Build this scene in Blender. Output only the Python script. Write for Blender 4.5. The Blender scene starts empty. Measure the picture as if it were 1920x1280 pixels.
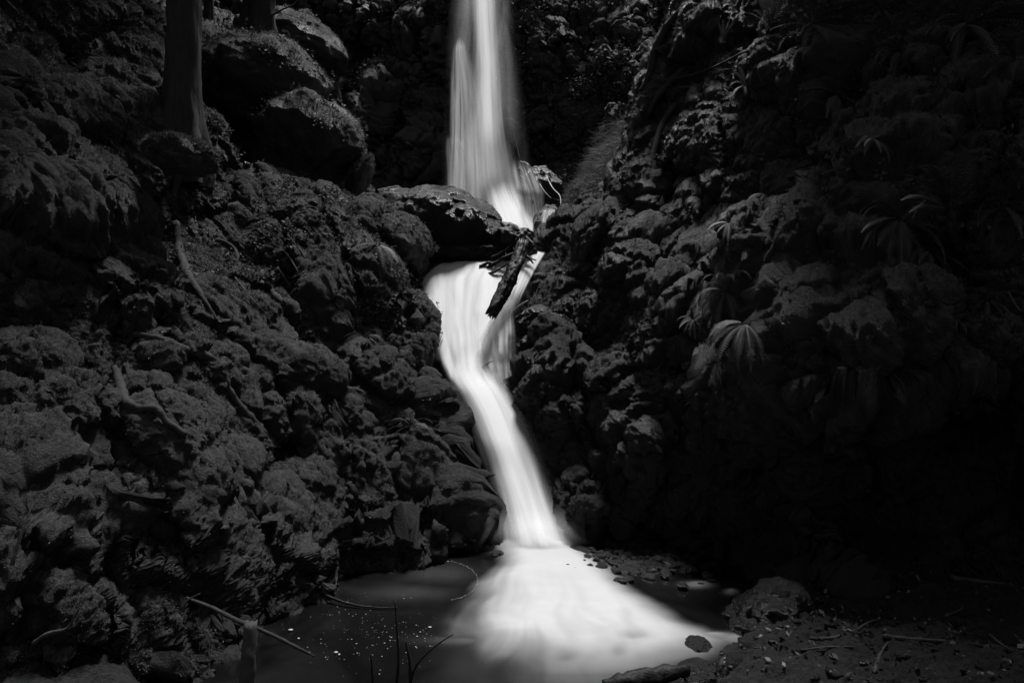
import bpy, math, random
import numpy as np
from mathutils import Vector
from mathutils.bvhtree import BVHTree

random.seed(7)
RNG = np.random.default_rng(11)
S = bpy.context.scene
COL = S.collection

# ------------------------------------------------------------------ camera, sky, sun, exposure
CAM_Z = 2.2
PITCH = math.radians(1.8)
F = 1280.0                                   # focal length in pixels of a 1920 wide picture
cam = bpy.data.cameras.new('camera')
cam.lens = 24; cam.sensor_width = 36; cam.clip_start = 0.05; cam.clip_end = 500
camo = bpy.data.objects.new('camera', cam); COL.objects.link(camo)
camo.location = (0, 0, CAM_Z); camo.rotation_euler = (math.pi/2 - PITCH, 0, 0)
S.camera = camo

SUN_EL, SUN_AZ = math.radians(69), math.radians(20)      # azimuth from +Y towards +X
W = bpy.data.worlds.new('World'); S.world = W; W.use_nodes = True
nt = W.node_tree; nt.nodes.clear()
sky = nt.nodes.new('ShaderNodeTexSky'); sky.sky_type = 'NISHITA'; sky.sun_disc = False
sky.sun_elevation = SUN_EL; sky.sun_rotation = SUN_AZ
bw = nt.nodes.new('ShaderNodeRGBToBW'); bg = nt.nodes.new('ShaderNodeBackground'); wo = nt.nodes.new('ShaderNodeOutputWorld')
bg.inputs[1].default_value = 0.075
nt.links.new(sky.outputs[0], bw.inputs[0]); nt.links.new(bw.outputs[0], bg.inputs[0]); nt.links.new(bg.outputs[0], wo.inputs[0])
sl = bpy.data.lights.new('sun', 'SUN'); sl.energy = 5.0; sl.angle = math.radians(12); sl.color = (1, 1, 1)
so = bpy.data.objects.new('sun', sl); COL.objects.link(so)
sd = Vector((math.sin(SUN_AZ)*math.cos(SUN_EL), math.cos(SUN_AZ)*math.cos(SUN_EL), math.sin(SUN_EL)))
so.rotation_euler = sd.to_track_quat('Z', 'Y').to_euler(); so.location = sd*40
S.view_settings.view_transform = 'Standard'; S.view_settings.look = 'None'
S.view_settings.exposure = 0.42; S.view_settings.gamma = 1
S.cycles.transparent_max_bounces = 32; S.cycles.max_bounces = 6
S.cycles.diffuse_bounces = 3; S.cycles.glossy_bounces = 3
S.cycles.use_denoising = True

# ------------------------------------------------------------------ picture -> place
CP, SP = math.cos(PITCH), math.sin(PITCH)
def P(u, v, D):
    u, v, D = np.broadcast_arrays(np.asarray(u, float), np.asarray(v, float), np.asarray(D, float))
    x = (u-960)/F*D; y = (640-v)/F*D
    return np.stack([x, y*SP + D*CP, CAM_Z + y*CP - D*SP], -1)
def UV(p):
    x = p[..., 0]; Y = p[..., 1]; Z = p[..., 2]-CAM_Z
    D = Y*CP - Z*SP; y = Y*SP + Z*CP
    return x/D*F+960, 640-y/D*F
def G(u, v, z=0.0):                          # point at height z seen at u, v
    d = P(u, v, 1.0)-np.array([0, 0, CAM_Z])
    t = (z-CAM_Z)/d[..., 2]
    return np.array([0, 0, CAM_Z])+d*np.expand_dims(t, -1)

# ------------------------------------------------------------------ noise
_perm = RNG.permutation(256).astype(np.int32); _perm = np.concatenate([_perm, _perm, _perm])
_g = RNG.normal(size=(256, 3)); _g /= np.linalg.norm(_g, axis=1)[:, None]
_g = _g.astype(np.float32)
def perlin(p, s=1.0, seed=0):
    p = (np.asarray(p)*s + seed*17.31).astype(np.float32)
    i = np.floor(p).astype(np.int32); f = p-i; i &= 255
    w = f*f*f*(f*(f*6-15)+10)
    out = 0
    for dx in (0, 1):
        hx = _perm[i[..., 0]+dx]; wx = w[..., 0] if dx else 1-w[..., 0]
        for dy in (0, 1):
            hy = _perm[hx+((i[..., 1]+dy) & 255)]; wy = w[..., 1] if dy else 1-w[..., 1]
            for dz in (0, 1):
                g = _g[_perm[hy+((i[..., 2]+dz) & 255)]]; wz = w[..., 2] if dz else 1-w[..., 2]
                out = out + wx*wy*wz*(g[..., 0]*(f[..., 0]-dx)+g[..., 1]*(f[..., 1]-dy)+g[..., 2]*(f[..., 2]-dz))
    return out*1.6
def fbm(p, s=1.0, o=4, seed=0, gain=.5):
    a = 1; t = 0
    for k in range(o):
        t = t+a*perlin(p, s*2**k, seed+k); a *= gain
    return t
_rc = RNG.random((256, 3)).astype(np.float32)
def voro(p, s=1.0, seed=0):                  # F1, F2 of a cell pattern
    p = (np.asarray(p)*s+seed*9.7).astype(np.float32)
    i = np.floor(p).astype(np.int32); f = p-i
    f1 = np.full(p.shape[:-1], 9.0, np.float32); f2 = f1.copy()
    for dx in (-1, 0, 1):
        hx = _perm[(i[..., 0]+dx) & 255]
        for dy in (-1, 0, 1):
            hy = _perm[hx+((i[..., 1]+dy) & 255)]
            for dz in (-1, 0, 1):
                c = _rc[_perm[hy+((i[..., 2]+dz) & 255)]]
                d = (c[..., 0]+dx-f[..., 0])**2+(c[..., 1]+dy-f[..., 1])**2+(c[..., 2]+dz-f[..., 2])**2
                f2 = np.minimum(f2, np.maximum(f1, d)); f1 = np.minimum(f1, d)
    return np.sqrt(f1), np.sqrt(f2)
def dome(p, s, seed=0):
    a, _ = voro(p, s, seed)
    return np.sqrt(np.clip(1-(a/.85)**2, 0, 1))
def sstep(a, b, x):
    t = np.clip((x-a)/(b-a), 0, 1); return t*t*(3-2*t)

# ------------------------------------------------------------------ objects
def tag(o, label=None, cat=None, group=None, kind=None):
    if label: o['label'] = label
    if cat: o['category'] = cat
    if group: o['group'] = group
    if kind: o['kind'] = kind
    return o
def mesh_obj(name, verts, faces, mat=None, parent=None, smooth=True, attrs=None, uv=None):
    m = bpy.data.meshes.new(name)
    verts = np.asarray(verts, np.float32).reshape(-1, 3)
    if isinstance(faces, np.ndarray):
        n, k = faces.shape
        m.vertices.add(len(verts)); m.vertices.foreach_set('co', verts.ravel())
        m.loops.add(n*k); m.loops.foreach_set('vertex_index', faces.ravel().astype(np.int32))
        m.polygons.add(n); m.polygons.foreach_set('loop_start', np.arange(0, n*k, k, dtype=np.int32))
        m.update(calc_edges=True)
    else:
        m.from_pydata([tuple(map(float, v)) for v in verts], [], faces); m.update()
    if smooth: m.polygons.foreach_set('use_smooth', [True]*len(m.polygons))
    for k, a in (attrs or {}).items():
        at = m.attributes.new(k, 'FLOAT', 'POINT'); at.data.foreach_set('value', np.asarray(a, np.float32).ravel())
    if uv is not None:
        ul = m.uv_layers.new(name='flow'); idx = np.empty(len(m.loops), np.int32); m.loops.foreach_get('vertex_index', idx)
        ul.data.foreach_set('uv', np.asarray(uv, np.float32).reshape(-1, 2)[idx].ravel())
    if mat: m.materials.append(mat)
    o = bpy.data.objects.new(name, m); COL.objects.link(o)
    if parent: o.parent = parent; o.matrix_parent_inverse = parent.matrix_world.inverted()
    return o
def empty(name, loc):
    o = bpy.data.objects.new(name, None); COL.objects.link(o)
    o.location = tuple(map(float, loc)); o.empty_display_size = .2
    o.matrix_world = __import__('mathutils').Matrix.Translation(o.location)
    return o
def gridfaces(nr, nc, flip=False):
    a = np.arange(nr*nc, dtype=np.int32).reshape(nr, nc)
    q = np.stack([a[:-1, :-1], a[:-1, 1:], a[1:, 1:], a[1:, :-1]], -1).reshape(-1, 4)
    return q[:, ::-1].copy() if flip else q
def gnormal(g):
    du = np.gradient(g, axis=1); dv = np.gradient(g, axis=0)
    n = np.cross(dv, du); l = np.linalg.norm(n, axis=-1, keepdims=True)
    return n/np.maximum(l, 1e-9)

# ------------------------------------------------------------------ materials (all grey: the photograph is black and white)
def mat(name):
    m = bpy.data.materials.new(name); m.use_nodes = True
    t = m.node_tree; t.nodes.clear()
    return m, t, t.nodes.new, t.links.new
def grey(c): return (c, c, c, 1)
def mossy(name, rock=.012, moss=.06, moss_lo=.02, up0=-.1, up1=.65, rough_rock=.42, scale=1.0, fine=.012, spec=.35):
    m, t, N, L = mat(name); rock *= .62; moss *= .7; moss_lo *= .6
    out = N('ShaderNodeOutputMaterial'); b = N('ShaderNodeBsdfPrincipled'); L(b.outputs[0], out.inputs[0])
    tc = N('ShaderNodeTexCoord'); geo = N('ShaderNodeNewGeometry')
    sep = N('ShaderNodeSeparateXYZ'); L(geo.outputs['Normal'], sep.inputs[0])
    n1 = N('ShaderNodeTexNoise'); n1.inputs['Scale'].default_value = 2.2*scale; n1.inputs['Detail'].default_value = 5; L(tc.outputs['Object'], n1.inputs[0])
    n2 = N('ShaderNodeTexNoise'); n2.inputs['Scale'].default_value = 38*scale; n2.inputs['Detail'].default_value = 6; n2.inputs['Roughness'].default_value = .7; L(tc.outputs['Object'], n2.inputs[0])
    n3 = N('ShaderNodeTexNoise'); n3.inputs['Scale'].default_value = 130*scale; n3.inputs['Detail'].default_value = 3; L(tc.outputs['Object'], n3.inputs[0])
    mr = N('ShaderNodeMapRange'); mr.inputs[1].default_value = up0; mr.inputs[2].default_value = up1  # moss grows on tops; pale tops, dark sides also paint light and shade
    ad = N('ShaderNodeMath'); ad.operation = 'MULTIPLY_ADD'; L(n1.outputs[0], ad.inputs[0]); ad.inputs[1].default_value = 1.8;  # broad noise patches paint lit and shaded zones into the moss cover
    s2 = N('ShaderNodeMath'); s2.operation = 'SUBTRACT'; L(sep.outputs[2], s2.inputs[0]); s2.inputs[1].default_value = .9; L(s2.outputs[0], ad.inputs[2])
    L(ad.outputs[0], mr.inputs[0])
    cr = N('ShaderNodeMapRange'); cr.inputs[1].default_value = .34; cr.inputs[2].default_value = .68; cr.inputs[3].default_value = moss_lo; cr.inputs[4].default_value = moss*1.5; L(n2.outputs[0], cr.inputs[0])
    rr = N('ShaderNodeMapRange'); rr.inputs[1].default_value = .3; rr.inputs[2].default_value = .7; rr.inputs[3].default_value = rock*.5; rr.inputs[4].default_value = rock*1.9; L(n2.outputs[0], rr.inputs[0])
    spl = N('ShaderNodeAttribute'); spl.attribute_name = 'splash'      # no moss where the water keeps the rock bare
    inv = N('ShaderNodeMath'); inv.operation = 'SUBTRACT'; inv.inputs[0].default_value = 1; L(spl.outputs['Fac'], inv.inputs[1])
    mk = N('ShaderNodeMath'); mk.operation = 'MULTIPLY'; L(mr.outputs[0], mk.inputs[0]); L(inv.outputs[0], mk.inputs[1])
    mx = N('ShaderNodeMix'); mx.data_type = 'FLOAT'; L(mk.outputs[0], mx.inputs[0]); L(rr.outputs[0], mx.inputs[2]); L(cr.outputs[0], mx.inputs[3])
    cc = N('ShaderNodeCombineColor'); [L(mx.outputs[0], cc.inputs[k]) for k in range(3)]
    L(cc.outputs[0], b.inputs['Base Color'])
    ro = N('ShaderNodeMapRange'); ro.inputs[3].default_value = rough_rock; ro.inputs[4].default_value = .95; L(mr.outputs[0], ro.inputs[0]); L(ro.outputs[0], b.inputs['Roughness'])
    b.inputs['Specular IOR Level'].default_value = spec
    a2 = N('ShaderNodeMath'); a2.operation = 'MULTIPLY_ADD'; L(n3.outputs[0], a2.inputs[0]); a2.inputs[1].default_value = .5; L(n2.outputs[0], a2.inputs[2])
    bp = N('ShaderNodeBump'); bp.inputs['Strength'].default_value = .9; bp.inputs['Distance'].default_value = fine; L(a2.outputs[0], bp.inputs['Height']); L(bp.outputs[0], b.inputs['Normal'])
    return m
def plain(name, lo, hi, rough=.7, scale=20, stretch=(1, 1, 1), bump=.004, spec=.4, transl=0):
    m, t, N, L = mat(name); lo *= .7; hi *= .7
    out = N('ShaderNodeOutputMaterial'); b = N('ShaderNodeBsdfPrincipled')
    tc = N('ShaderNodeTexCoord'); mp = N('ShaderNodeMapping'); mp.inputs['Scale'].default_value = stretch; L(tc.outputs['Object'], mp.inputs[0])
    n = N('ShaderNodeTexNoise'); n.inputs['Scale'].default_value = scale; n.inputs['Detail'].default_value = 6; n.inputs['Roughness'].default_value = .65; L(mp.outputs[0], n.inputs[0])
    r = N('ShaderNodeMapRange'); r.inputs[1].default_value = .32; r.inputs[2].default_value = .7; r.inputs[3].default_value = lo; r.inputs[4].default_value = hi; L(n.outputs[0], r.inputs[0])
    cc = N('ShaderNodeCombineColor'); [L(r.outputs[0], cc.inputs[k]) for k in range(3)]; L(cc.outputs[0], b.inputs['Base Color'])
    b.inputs['Roughness'].default_value = rough; b.inputs['Specular IOR Level'].default_value = spec
    bp = N('ShaderNodeBump'); bp.inputs['Distance'].default_value = bump; L(n.outputs[0], bp.inputs['Height']); L(bp.outputs[0], b.inputs['Normal'])
    if transl:
        tr = N('ShaderNodeBsdfTranslucent'); L(cc.outputs[0], tr.inputs[0]); ms = N('ShaderNodeMixShader'); ms.inputs[0].default_value = transl
        L(b.outputs[0], ms.inputs[1]); L(tr.outputs[0], ms.inputs[2]); L(ms.outputs[0], out.inputs[0])
    else: L(b.outputs[0], out.inputs[0])
    return m
def silk(name, su=26, sv=1.2, lo=.35, contrast=1.0, white=.94):
    """falling water: density per vertex times streaks that run with the flow"""
    m, t, N, L = mat(name)
    out = N('ShaderNodeOutputMaterial')
    at = N('ShaderNodeAttribute'); at.attribute_name = 'thickness'
    uv = N('ShaderNodeUVMap'); uv.uv_map = 'flow'; mp = N('ShaderNodeMapping'); mp.inputs['Scale'].default_value = (su, sv, 1); L(uv.outputs[0], mp.inputs[0])
    n = N('ShaderNodeTexNoise'); n.inputs['Scale'].default_value = 1; n.inputs['Detail'].default_value = 3; n.inputs['Roughness'].default_value = .5; n.inputs['Distortion'].default_value = .3; L(mp.outputs[0], n.inputs[0])
    r = N('ShaderNodeMapRange'); r.inputs[1].default_value = .3; r.inputs[2].default_value = .68; r.inputs[3].default_value = lo; r.inputs[4].default_value = 1.25; L(n.outputs[0], r.inputs[0])
    # thick water stays opaque, thin water breaks into streaks
    om = N('ShaderNodeMath'); om.operation = 'POWER'; L(r.outputs[0], om.inputs[0])
    ex = N('ShaderNodeMapRange'); ex.inputs[3].default_value = 1.4*contrast; ex.inputs[4].default_value = .32; L(at.outputs['Fac'], ex.inputs[0]); L(ex.outputs[0], om.inputs[1])
    mu = N('ShaderNodeMath'); mu.operation = 'MULTIPLY'; mu.use_clamp = True; L(at.outputs['Fac'], mu.inputs[0]); L(om.outputs[0], mu.inputs[1])
    d = N('ShaderNodeBsdfDiffuse'); tl = N('ShaderNodeBsdfTranslucent')
    # falling water is a cloud of drops: it scatters light from above whichever way the sheet faces
    geo = N('ShaderNodeNewGeometry')
    for sh, sg in ((d, 1), (tl, -1)):
        mm = N('ShaderNodeVectorMath'); mm.operation = 'MULTIPLY_ADD'; L(geo.outputs['Normal'], mm.inputs[0]); mm.inputs[1].default_value = (.55, .55, .55*sg if sg > 0 else .2); mm.inputs[2].default_value = (0, 0, .75*sg)
        nz = N('ShaderNodeVectorMath'); nz.operation = 'NORMALIZE'; L(mm.outputs[0], nz.inputs[0]); L(nz.outputs[0], sh.inputs['Normal'])
    d.inputs[0].default_value = grey(white); tl.inputs[0].default_value = grey(white)
    m1 = N('ShaderNodeMixShader'); m1.inputs[0].default_value = .5; L(d.outputs[0], m1.inputs[1]); L(tl.outputs[0], m1.inputs[2])
    tr = N('ShaderNodeBsdfTransparent'); m2 = N('ShaderNodeMixShader'); L(mu.outputs[0], m2.inputs[0]); L(tr.outputs[0], m2.inputs[1]); L(m1.outputs[0], m2.inputs[2])
    L(m2.outputs[0], out.inputs[0])
    return m

M_LEFT = mossy('moss_on_rock', rock=.005, moss=.045, moss_lo=.006, up0=.1, up1=.62, fine=.03)
M_RIGHT = mossy('moss_on_dark_rock', rock=.005, moss=.058, moss_lo=.006, up0=.25, up1=.8, fine=.03)
M_BACK = mossy('damp_cliff_rock', rock=.024, moss=.055, moss_lo=.014, up0=.0, up1=.8, fine=.03)  # base colour paled to put misty spray light into the far rock
M_BOULDER = mossy('mossy_boulder', rock=.014, moss=.085, moss_lo=.015, up0=.2, up1=.7, fine=.03)
M_WET = mossy('wet_rock', rock=.005, moss=.007, moss_lo=.002, up0=.5, up1=1.2, rough_rock=.2, spec=.35, fine=.045)
M_BED = mossy('wet_bed_rock', rock=.008, moss=.012, moss_lo=.005, up0=.5, up1=1.2, rough_rock=.22, spec=.35, fine=.03)
M_GROUND = mossy('forest_floor', rock=.002, moss=.007, moss_lo=.0015, fine=.03, up0=0, up1=1.4, rough_rock=.7)  # base colour kept near black to put overhanging shade into the ground
M_BARK = plain('bark', .006, .024, .85, 9, (3, 3, .5), .02)
M_ROOT = plain('mossy_root', .008, .034, .9, 30, (1, 1, 1), .006)
M_WETWOOD = plain('wet_wood', .002, .012, .55, 30, (1, 1, 1), .01, .2)
M_TWIG = plain('dry_twig', .015, .055, .8, 40, (1, 1, 1), .002)
M_FERN = plain('fern_leaf', .022, .07, .62, 12, (1, 1, 1), .001, .5, .3)
M_LEAF = plain('small_leaf', .02, .08, .8, 6, (1, 1, 1), .001, .5, .25)
M_BLADE = plain('moss_frond', .025, .145, .8, 9, (1, 1, 1), .001, .3, .25)
M_GRASS = plain('wispy_grass', .06, .16, .7, 6, (1, 1, 1), .001, .3, .3)
M_DEAD = plain('dead_leaf', .015, .06, .6, 8, (1, 1, 1), .001, .5)
M_FOAM = plain('foam_white', .3, .5, .5, 30, (1, 1, 1), .001)
M_SILK = silk('silky_water')
M_MIST = silk('mist_of_drops', su=1.5, sv=1.0, lo=.8, contrast=.3)
M_VEIL = silk('thin_veil_water', su=18, sv=1.3, lo=.12, contrast=1.0)

# ------------------------------------------------------------------ cliffs
def lumps(g, uu, vv, feats, nrm, gain=1.0):
    """domes pushed out of a surface; g and the px position of each vertex"""
    h = np.zeros(uu.shape, np.float32)
    for (u, v, ru, rv, rot, hh) in feats:
        R = max(ru, rv)*1.35
        msk = (abs(uu-u) < R) & (abs(vv-v) < R)
        if not msk.any(): continue
        a = math.radians(rot); x = uu[msk]-u; y = vv[msk]-v
        wob = 1+.25*perlin(np.stack([uu[msk], vv[msk], 0*x], -1), 1/28., 3)
        X = (x*math.cos(a)+y*math.sin(a))/ru*wob; Y = (-x*math.sin(a)+y*math.cos(a))/rv*wob
        r2 = X*X+Y*Y
        d = np.power(np.clip(1-r2, 0, 1), .45)*hh
        h[msk] = np.maximum(h[msk], d)
    return g+nrm*(h*gain)[..., None], h
def finish_rock(g, big=.45, mid=.16, small=.05, tiny=.014, seed=0, feats=(), uu=None, vv=None, grain=(0, 0, 1), squash=(1, 1, .85), cracks=.06):
    n = gnormal(g)
    g = g+n*(fbm(g, .45, 3, seed)*big-(mid*1.5+small*.3))[..., None]
    n = gnormal(g)
    if len(feats): g, fh = lumps(g, uu, vv, feats, n)
    gd = np.array(grain, float); gd /= np.linalg.norm(gd); sq = np.eye(3)*np.array(squash); sq = sq @ (np.eye(3)-.42*np.outer(gd, gd))
    warp = np.stack([perlin(g, 1.1, seed+5), perlin(g, 1.1, seed+6), perlin(g, 1.1, seed+7)], -1)*.25
    n = gnormal(g); up = np.array([0, 0, .25])
    d = dome((g+warp) @ sq, 1.5, seed+1)
    amp = np.clip(.75+1.0*perlin(g, .55, seed+12), .12, 1.5)
    g = g+(n+up)*((d*mid*1.5+dome((g+warp*.5) @ sq, 3.8, seed+2)*mid*.8)*amp)[..., None]
    n = gnormal(g)
    g = g+n*((dome((g+warp*.3) @ sq, 9, seed+3)*small+dome(g+warp*.2, 19, seed+13)*small*.45)*(.45+.9*np.clip(perlin(g, 1.3, seed+4)+.4, 0, 1)))[..., None]
    f1, f2 = voro(g @ sq+warp, 1.15, seed+8)
    g = g-n*((np.exp(-((f2-f1)/.07)**2)*cracks*2+np.clip(.12-abs(perlin(g, 1.3, seed+15)), 0, 1)*cracks*14*.6))[..., None]
    n = gnormal(g)
    g = g+n*(fbm(g, 14, 3, seed+9, .65)*tiny*1.6)[..., None]
    return g
def blades(g, n_b, length=(.012, .035), width=.004, seed=1, zmin=-.1, pw=1.0, vis=None, droop=.3):
    """short moss fronds standing on a rock surface"""
    r = np.random.default_rng(seed)
    n = gnormal(g); P_ = g.reshape(-1, 3); N_ = n.reshape(-1, 3)
    if (N_[:, 1].mean()) > 0: N_ = -N_
    w = np.clip(N_[:, 2]-zmin, 0, 1)**pw
    clump = np.clip(perlin(P_, 6, 31)*1.5+.55, .05, 1); w = w*clump
    if vis is not None: w = w*vis.ravel()
    w = w/w.sum(); idx = r.choice(len(P_), n_b, p=w)
    p = P_[idx]+r.normal(0, .008, (n_b, 3)); nn = N_[idx]
    d = nn+r.normal(0, .55, (n_b, 3))-np.array([0, 0, droop]); d /= np.linalg.norm(d, axis=1)[:, None]
    s = np.cross(d, r.normal(size=(n_b, 3))); s /= np.linalg.norm(s, axis=1)[:, None]
    dist = np.linalg.norm(p-np.array([0, 0, CAM_Z]), axis=1)[:, None]
    L = r.uniform(*length, (n_b, 1))*np.clip(dist/6, .6, 2.5); wd = width*np.clip(dist/6, .6, 2.5)
    base = p-nn*.004
    v = np.stack([base-s*wd, base+s*wd, base+d*L], 1).reshape(-1, 3)
    return v, np.arange(n_b*3, dtype=np.int32).reshape(-1, 3)

def rowtab(tab, vs):
    t = np.array([[r[0]]+list(r[1:]) for r in tab], float)
    return [np.interp(vs, t[:, 0], t[:, k]) for k in range(1, t.shape[1])]
def smooth1(a, k):
    ker = np.hanning(k+2)[1:-1]; ker /= ker.sum()
    return np.convolve(np.pad(a, k//2, mode='edge'), ker, 'same')[k//2:k//2+len(a)] if k > 1 else a

# ---- left cliff: v, silhouette u, D there, D at u=300, D at u=0, D at u=-700
LT = [(-420, 250, 12.5, 12.0, 8.6, 6.4), (0, 298, 11.2, 11.0, 6.8, 5.2), (100, 340, 10.9, 9.8, 6.3, 5.0), (230, 405, 10.2, 7.9, 5.8, 4.8),
      (300, 482, 9.8, 7.1, 5.5, 4.7), (400, 598, 9.5, 6.4, 5.2, 4.5), (432, 690, 9.4, 6.25, 5.15, 4.4), (470, 765, 9.3, 6.15, 5.1, 4.4), (492, 785, 9.25, 6.05, 5.05, 4.3),
      (540, 776, 9.0, 5.9, 4.95, 4.3), (600, 790, 8.7, 5.7, 4.85, 4.2), (680, 824, 8.35, 5.45, 4.7, 4.1), (750, 862, 8.0, 5.25, 4.55, 4.0), (830, 893, 7.65, 5.05, 4.45, 4.0),
      (930, 923, 7.25, 4.85, 4.3, 3.9), (1000, 936, 7.0, 4.75, 4.2, 3.8), (1040, 905, 6.45, 4.65, 4.15, 3.8), (1090, 720, 5.8, 4.55, 4.1, 3.7), (1130, 640, 5.35, 4.5, 4.05, 3.7),
      (1180, 545, 4.88, 4.4, 3.95, 3.6), (1215, 490, 4.6, 4.3, 3.9, 3.6), (1280, 420, 4.2, 4.1, 3.8, 3.5), (1420, 330, 3.9, 3.9, 3.7, 3.4)]
LF = [(45, 575, 60, 34, 10, .22), (65, 690, 60, 40, 10, .25), (40, 745, 52, 34, 0, .2), (255, 570, 62, 46, 25, .28), (345, 690, 66, 42, 20, .22), (365, 748, 52, 24, 22, .16),
      (270, 745, 34, 20, 0, .14), (350, 785, 62, 26, 5, .15), (305, 835, 44, 72, -28, .25), (150, 800, 52, 62, -15, .24), (430, 548, 36, 20, 10, .12), (425, 592, 28, 20, 0, .1),
      (478, 588, 34, 26, 20, .12), (436, 650, 17, 30, 0, .1), (448, 712, 18, 30, -8, .1), (490, 662, 28, 26, 0, .11), (528, 668, 18, 42, -8, .13), (478, 722, 30, 20, 5, .1),
      (492, 778, 30, 36, -15, .14), (524, 606, 26, 22, 30, .1), (125, 908, 40, 28, 20, .2), (178, 880, 20, 55, -5, .16), (112, 1052, 50, 42, 10, .28), (212, 1065, 30, 72, -28, .2),
      (240, 975, 42, 34, 10, .18), (312, 1030, 44, 74, -32, .28), (345, 908, 48, 30, 10, .2), (362, 962, 52, 36, 10, .22), (400, 1012, 42, 34, 20, .18), (432, 893, 30, 26, 0, .14),
      (482, 1000, 26, 42, -15, .16), (452, 1085, 66, 42, 15, .24), (492, 950, 32, 26, 0, .14), (572, 985, 48, 34, 20, .18), (612, 968, 42, 26, 25, .16), (30, 965, 28, 32, 0, .16),
      (650, 560, 70, 90, -35, .35), (722, 610, 26, 42, -20, .22), (560, 420, 60, 130, -45, .3), (742, 480, 34, 26, 0, .2), (640, 470, 64, 36, 15, .2), (705, 700, 40, 60, -25, .22),
      (760, 640, 26, 50, -20, .2), (800, 760, 26, 60, -22, .22), (770, 880, 36, 46, -20, .25), (700, 870, 36, 46, -10, .2), (640, 830, 46, 40, 0, .2), (590, 760, 40, 60, -20, .22),
      (30, 170, 46, 70, -25, .35), (90, 240, 26, 60, -25, .25), (232, 150, 50, 90, -30, .4), (150, 222, 36, 26, 20, .2), (70, 330, 60, 40, 20, .3), (180, 330, 44, 36, 20, .25),
      (130, 420, 90, 30, 5, .3), (60, 490, 60, 30, 10, .22), (200, 480, 50, 34, 20, .2), (240, 90, 40, 60, -30, .3), (60, 860, 60, 34, 10, .22), (590, 900, 46, 34, 10, .18), (660, 930, 40, 34, 10, .18),
      (560, 1060, 50, 40, 20, .18), (40, 1130, 60, 40, 20, .2), (150, 1180, 60, 40, 20, .2), (300, 1160, 60, 40, 10, .16), (840, 880, 22, 60, -12, .14), (860, 960, 26, 50, -8, .16)]
def side_cliff(tab, feats, side, seed, nr, nc, vtop, vbot, u_off, mid_u=None, mater=None, name='', **kw):
    a = int(nr*.13); vs = np.concatenate([np.linspace(vtop, -30, a, endpoint=False), np.linspace(-30, vbot, nr-a)])
    cols = rowtab(tab, vs)
    us = smooth1(cols[0], 7); Ds = smooth1(cols[1], 31); Dk = [smooth1(c, 61) for c in cols[2:]]
    b = int(nc*.06); w = int(nc*.05)
    edge = -30 if side < 0 else 1950
    sgn = 1 if side < 0 else -1
    U = np.zeros((nr, nc)); D = np.zeros((nr, nc)); V = np.repeat(vs[:, None], nc, 1)
    nin = nc-b-w
    for r in range(nr):
        e = edge
        U[r, :b] = np.linspace(u_off, e, b, endpoint=False)
        U[r, b:b+nin] = np.linspace(e, us[r], nin)
        kn = sorted([(u_off, Dk[-1][r]), (0 if side < 0 else 1920, Dk[-2][r]), (mid_u, Dk[-3][r]), (us[r], Ds[r])])
        ku, kd = zip(*kn)
        D[r, :b+nin] = np.interp(U[r, :b+nin], ku, kd)
        x = np.clip(1-abs(U[r, :b+nin]-us[r])/90, 0, 1)
        D[r, :b+nin] += .55*(1-np.sqrt(1-x*x*.998))-.25*x*(1-x)*2
        e1 = D[r, b+nin-1]; q = np.linspace(0, 1, w+1)[1:]
        U[r, b+nin:] = us[r]-sgn*(q**1.3)*60; D[r, b+nin:] = e1+q*3.0
    # smooth D across columns
    k = np.hanning(43)[1:-1]; k /= k.sum()
    Dp = np.pad(D[:, :b+nin], ((0, 0), (20, 20)), mode='edge')
    Dsm = np.apply_along_axis(lambda x: np.convolve(x, k, 'valid'), 1, Dp)
    wgt = np.clip(abs(U[:, :b+nin]-us[:, None])/120, 0, 1)
    D[:, :b+nin] = D[:, :b+nin]*(1-wgt)+Dsm*wgt
    g = P(U, V, D)
    if side > 0: g = g[:, ::-1].copy(); U = U[:, ::-1].copy(); V = V[:, ::-1].copy()
    g = finish_rock(g, seed=seed, feats=feats, uu=U, vv=V, **kw)
    usr = np.repeat(us[:, None], nc, 1); wob = 26*fbm(g, 1.5, 3, seed+21)
    if side < 0: spl = sstep(120, 50, usr-U+wob)*sstep(640, 800, V)
    else: spl = np.maximum(sstep(130, 60, U-usr+wob)*sstep(560, 640, V), sstep(800, 880, V+wob*2))
    o = mesh_obj(name, g, gridfaces(nr, nc), mater, attrs={'splash': spl*.92})
    return o, g, U, V, spl
left_o, gL, UL, VL, spL = side_cliff(LT, LF, -1, 1, 900, 900, -420, 1420, -700, 300, M_LEFT, 'left_cliff', grain=(-.5, .3, .8), big=.30, mid=.17, small=.06, tiny=.014)
left_o['kind'] = 'structure'

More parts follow.
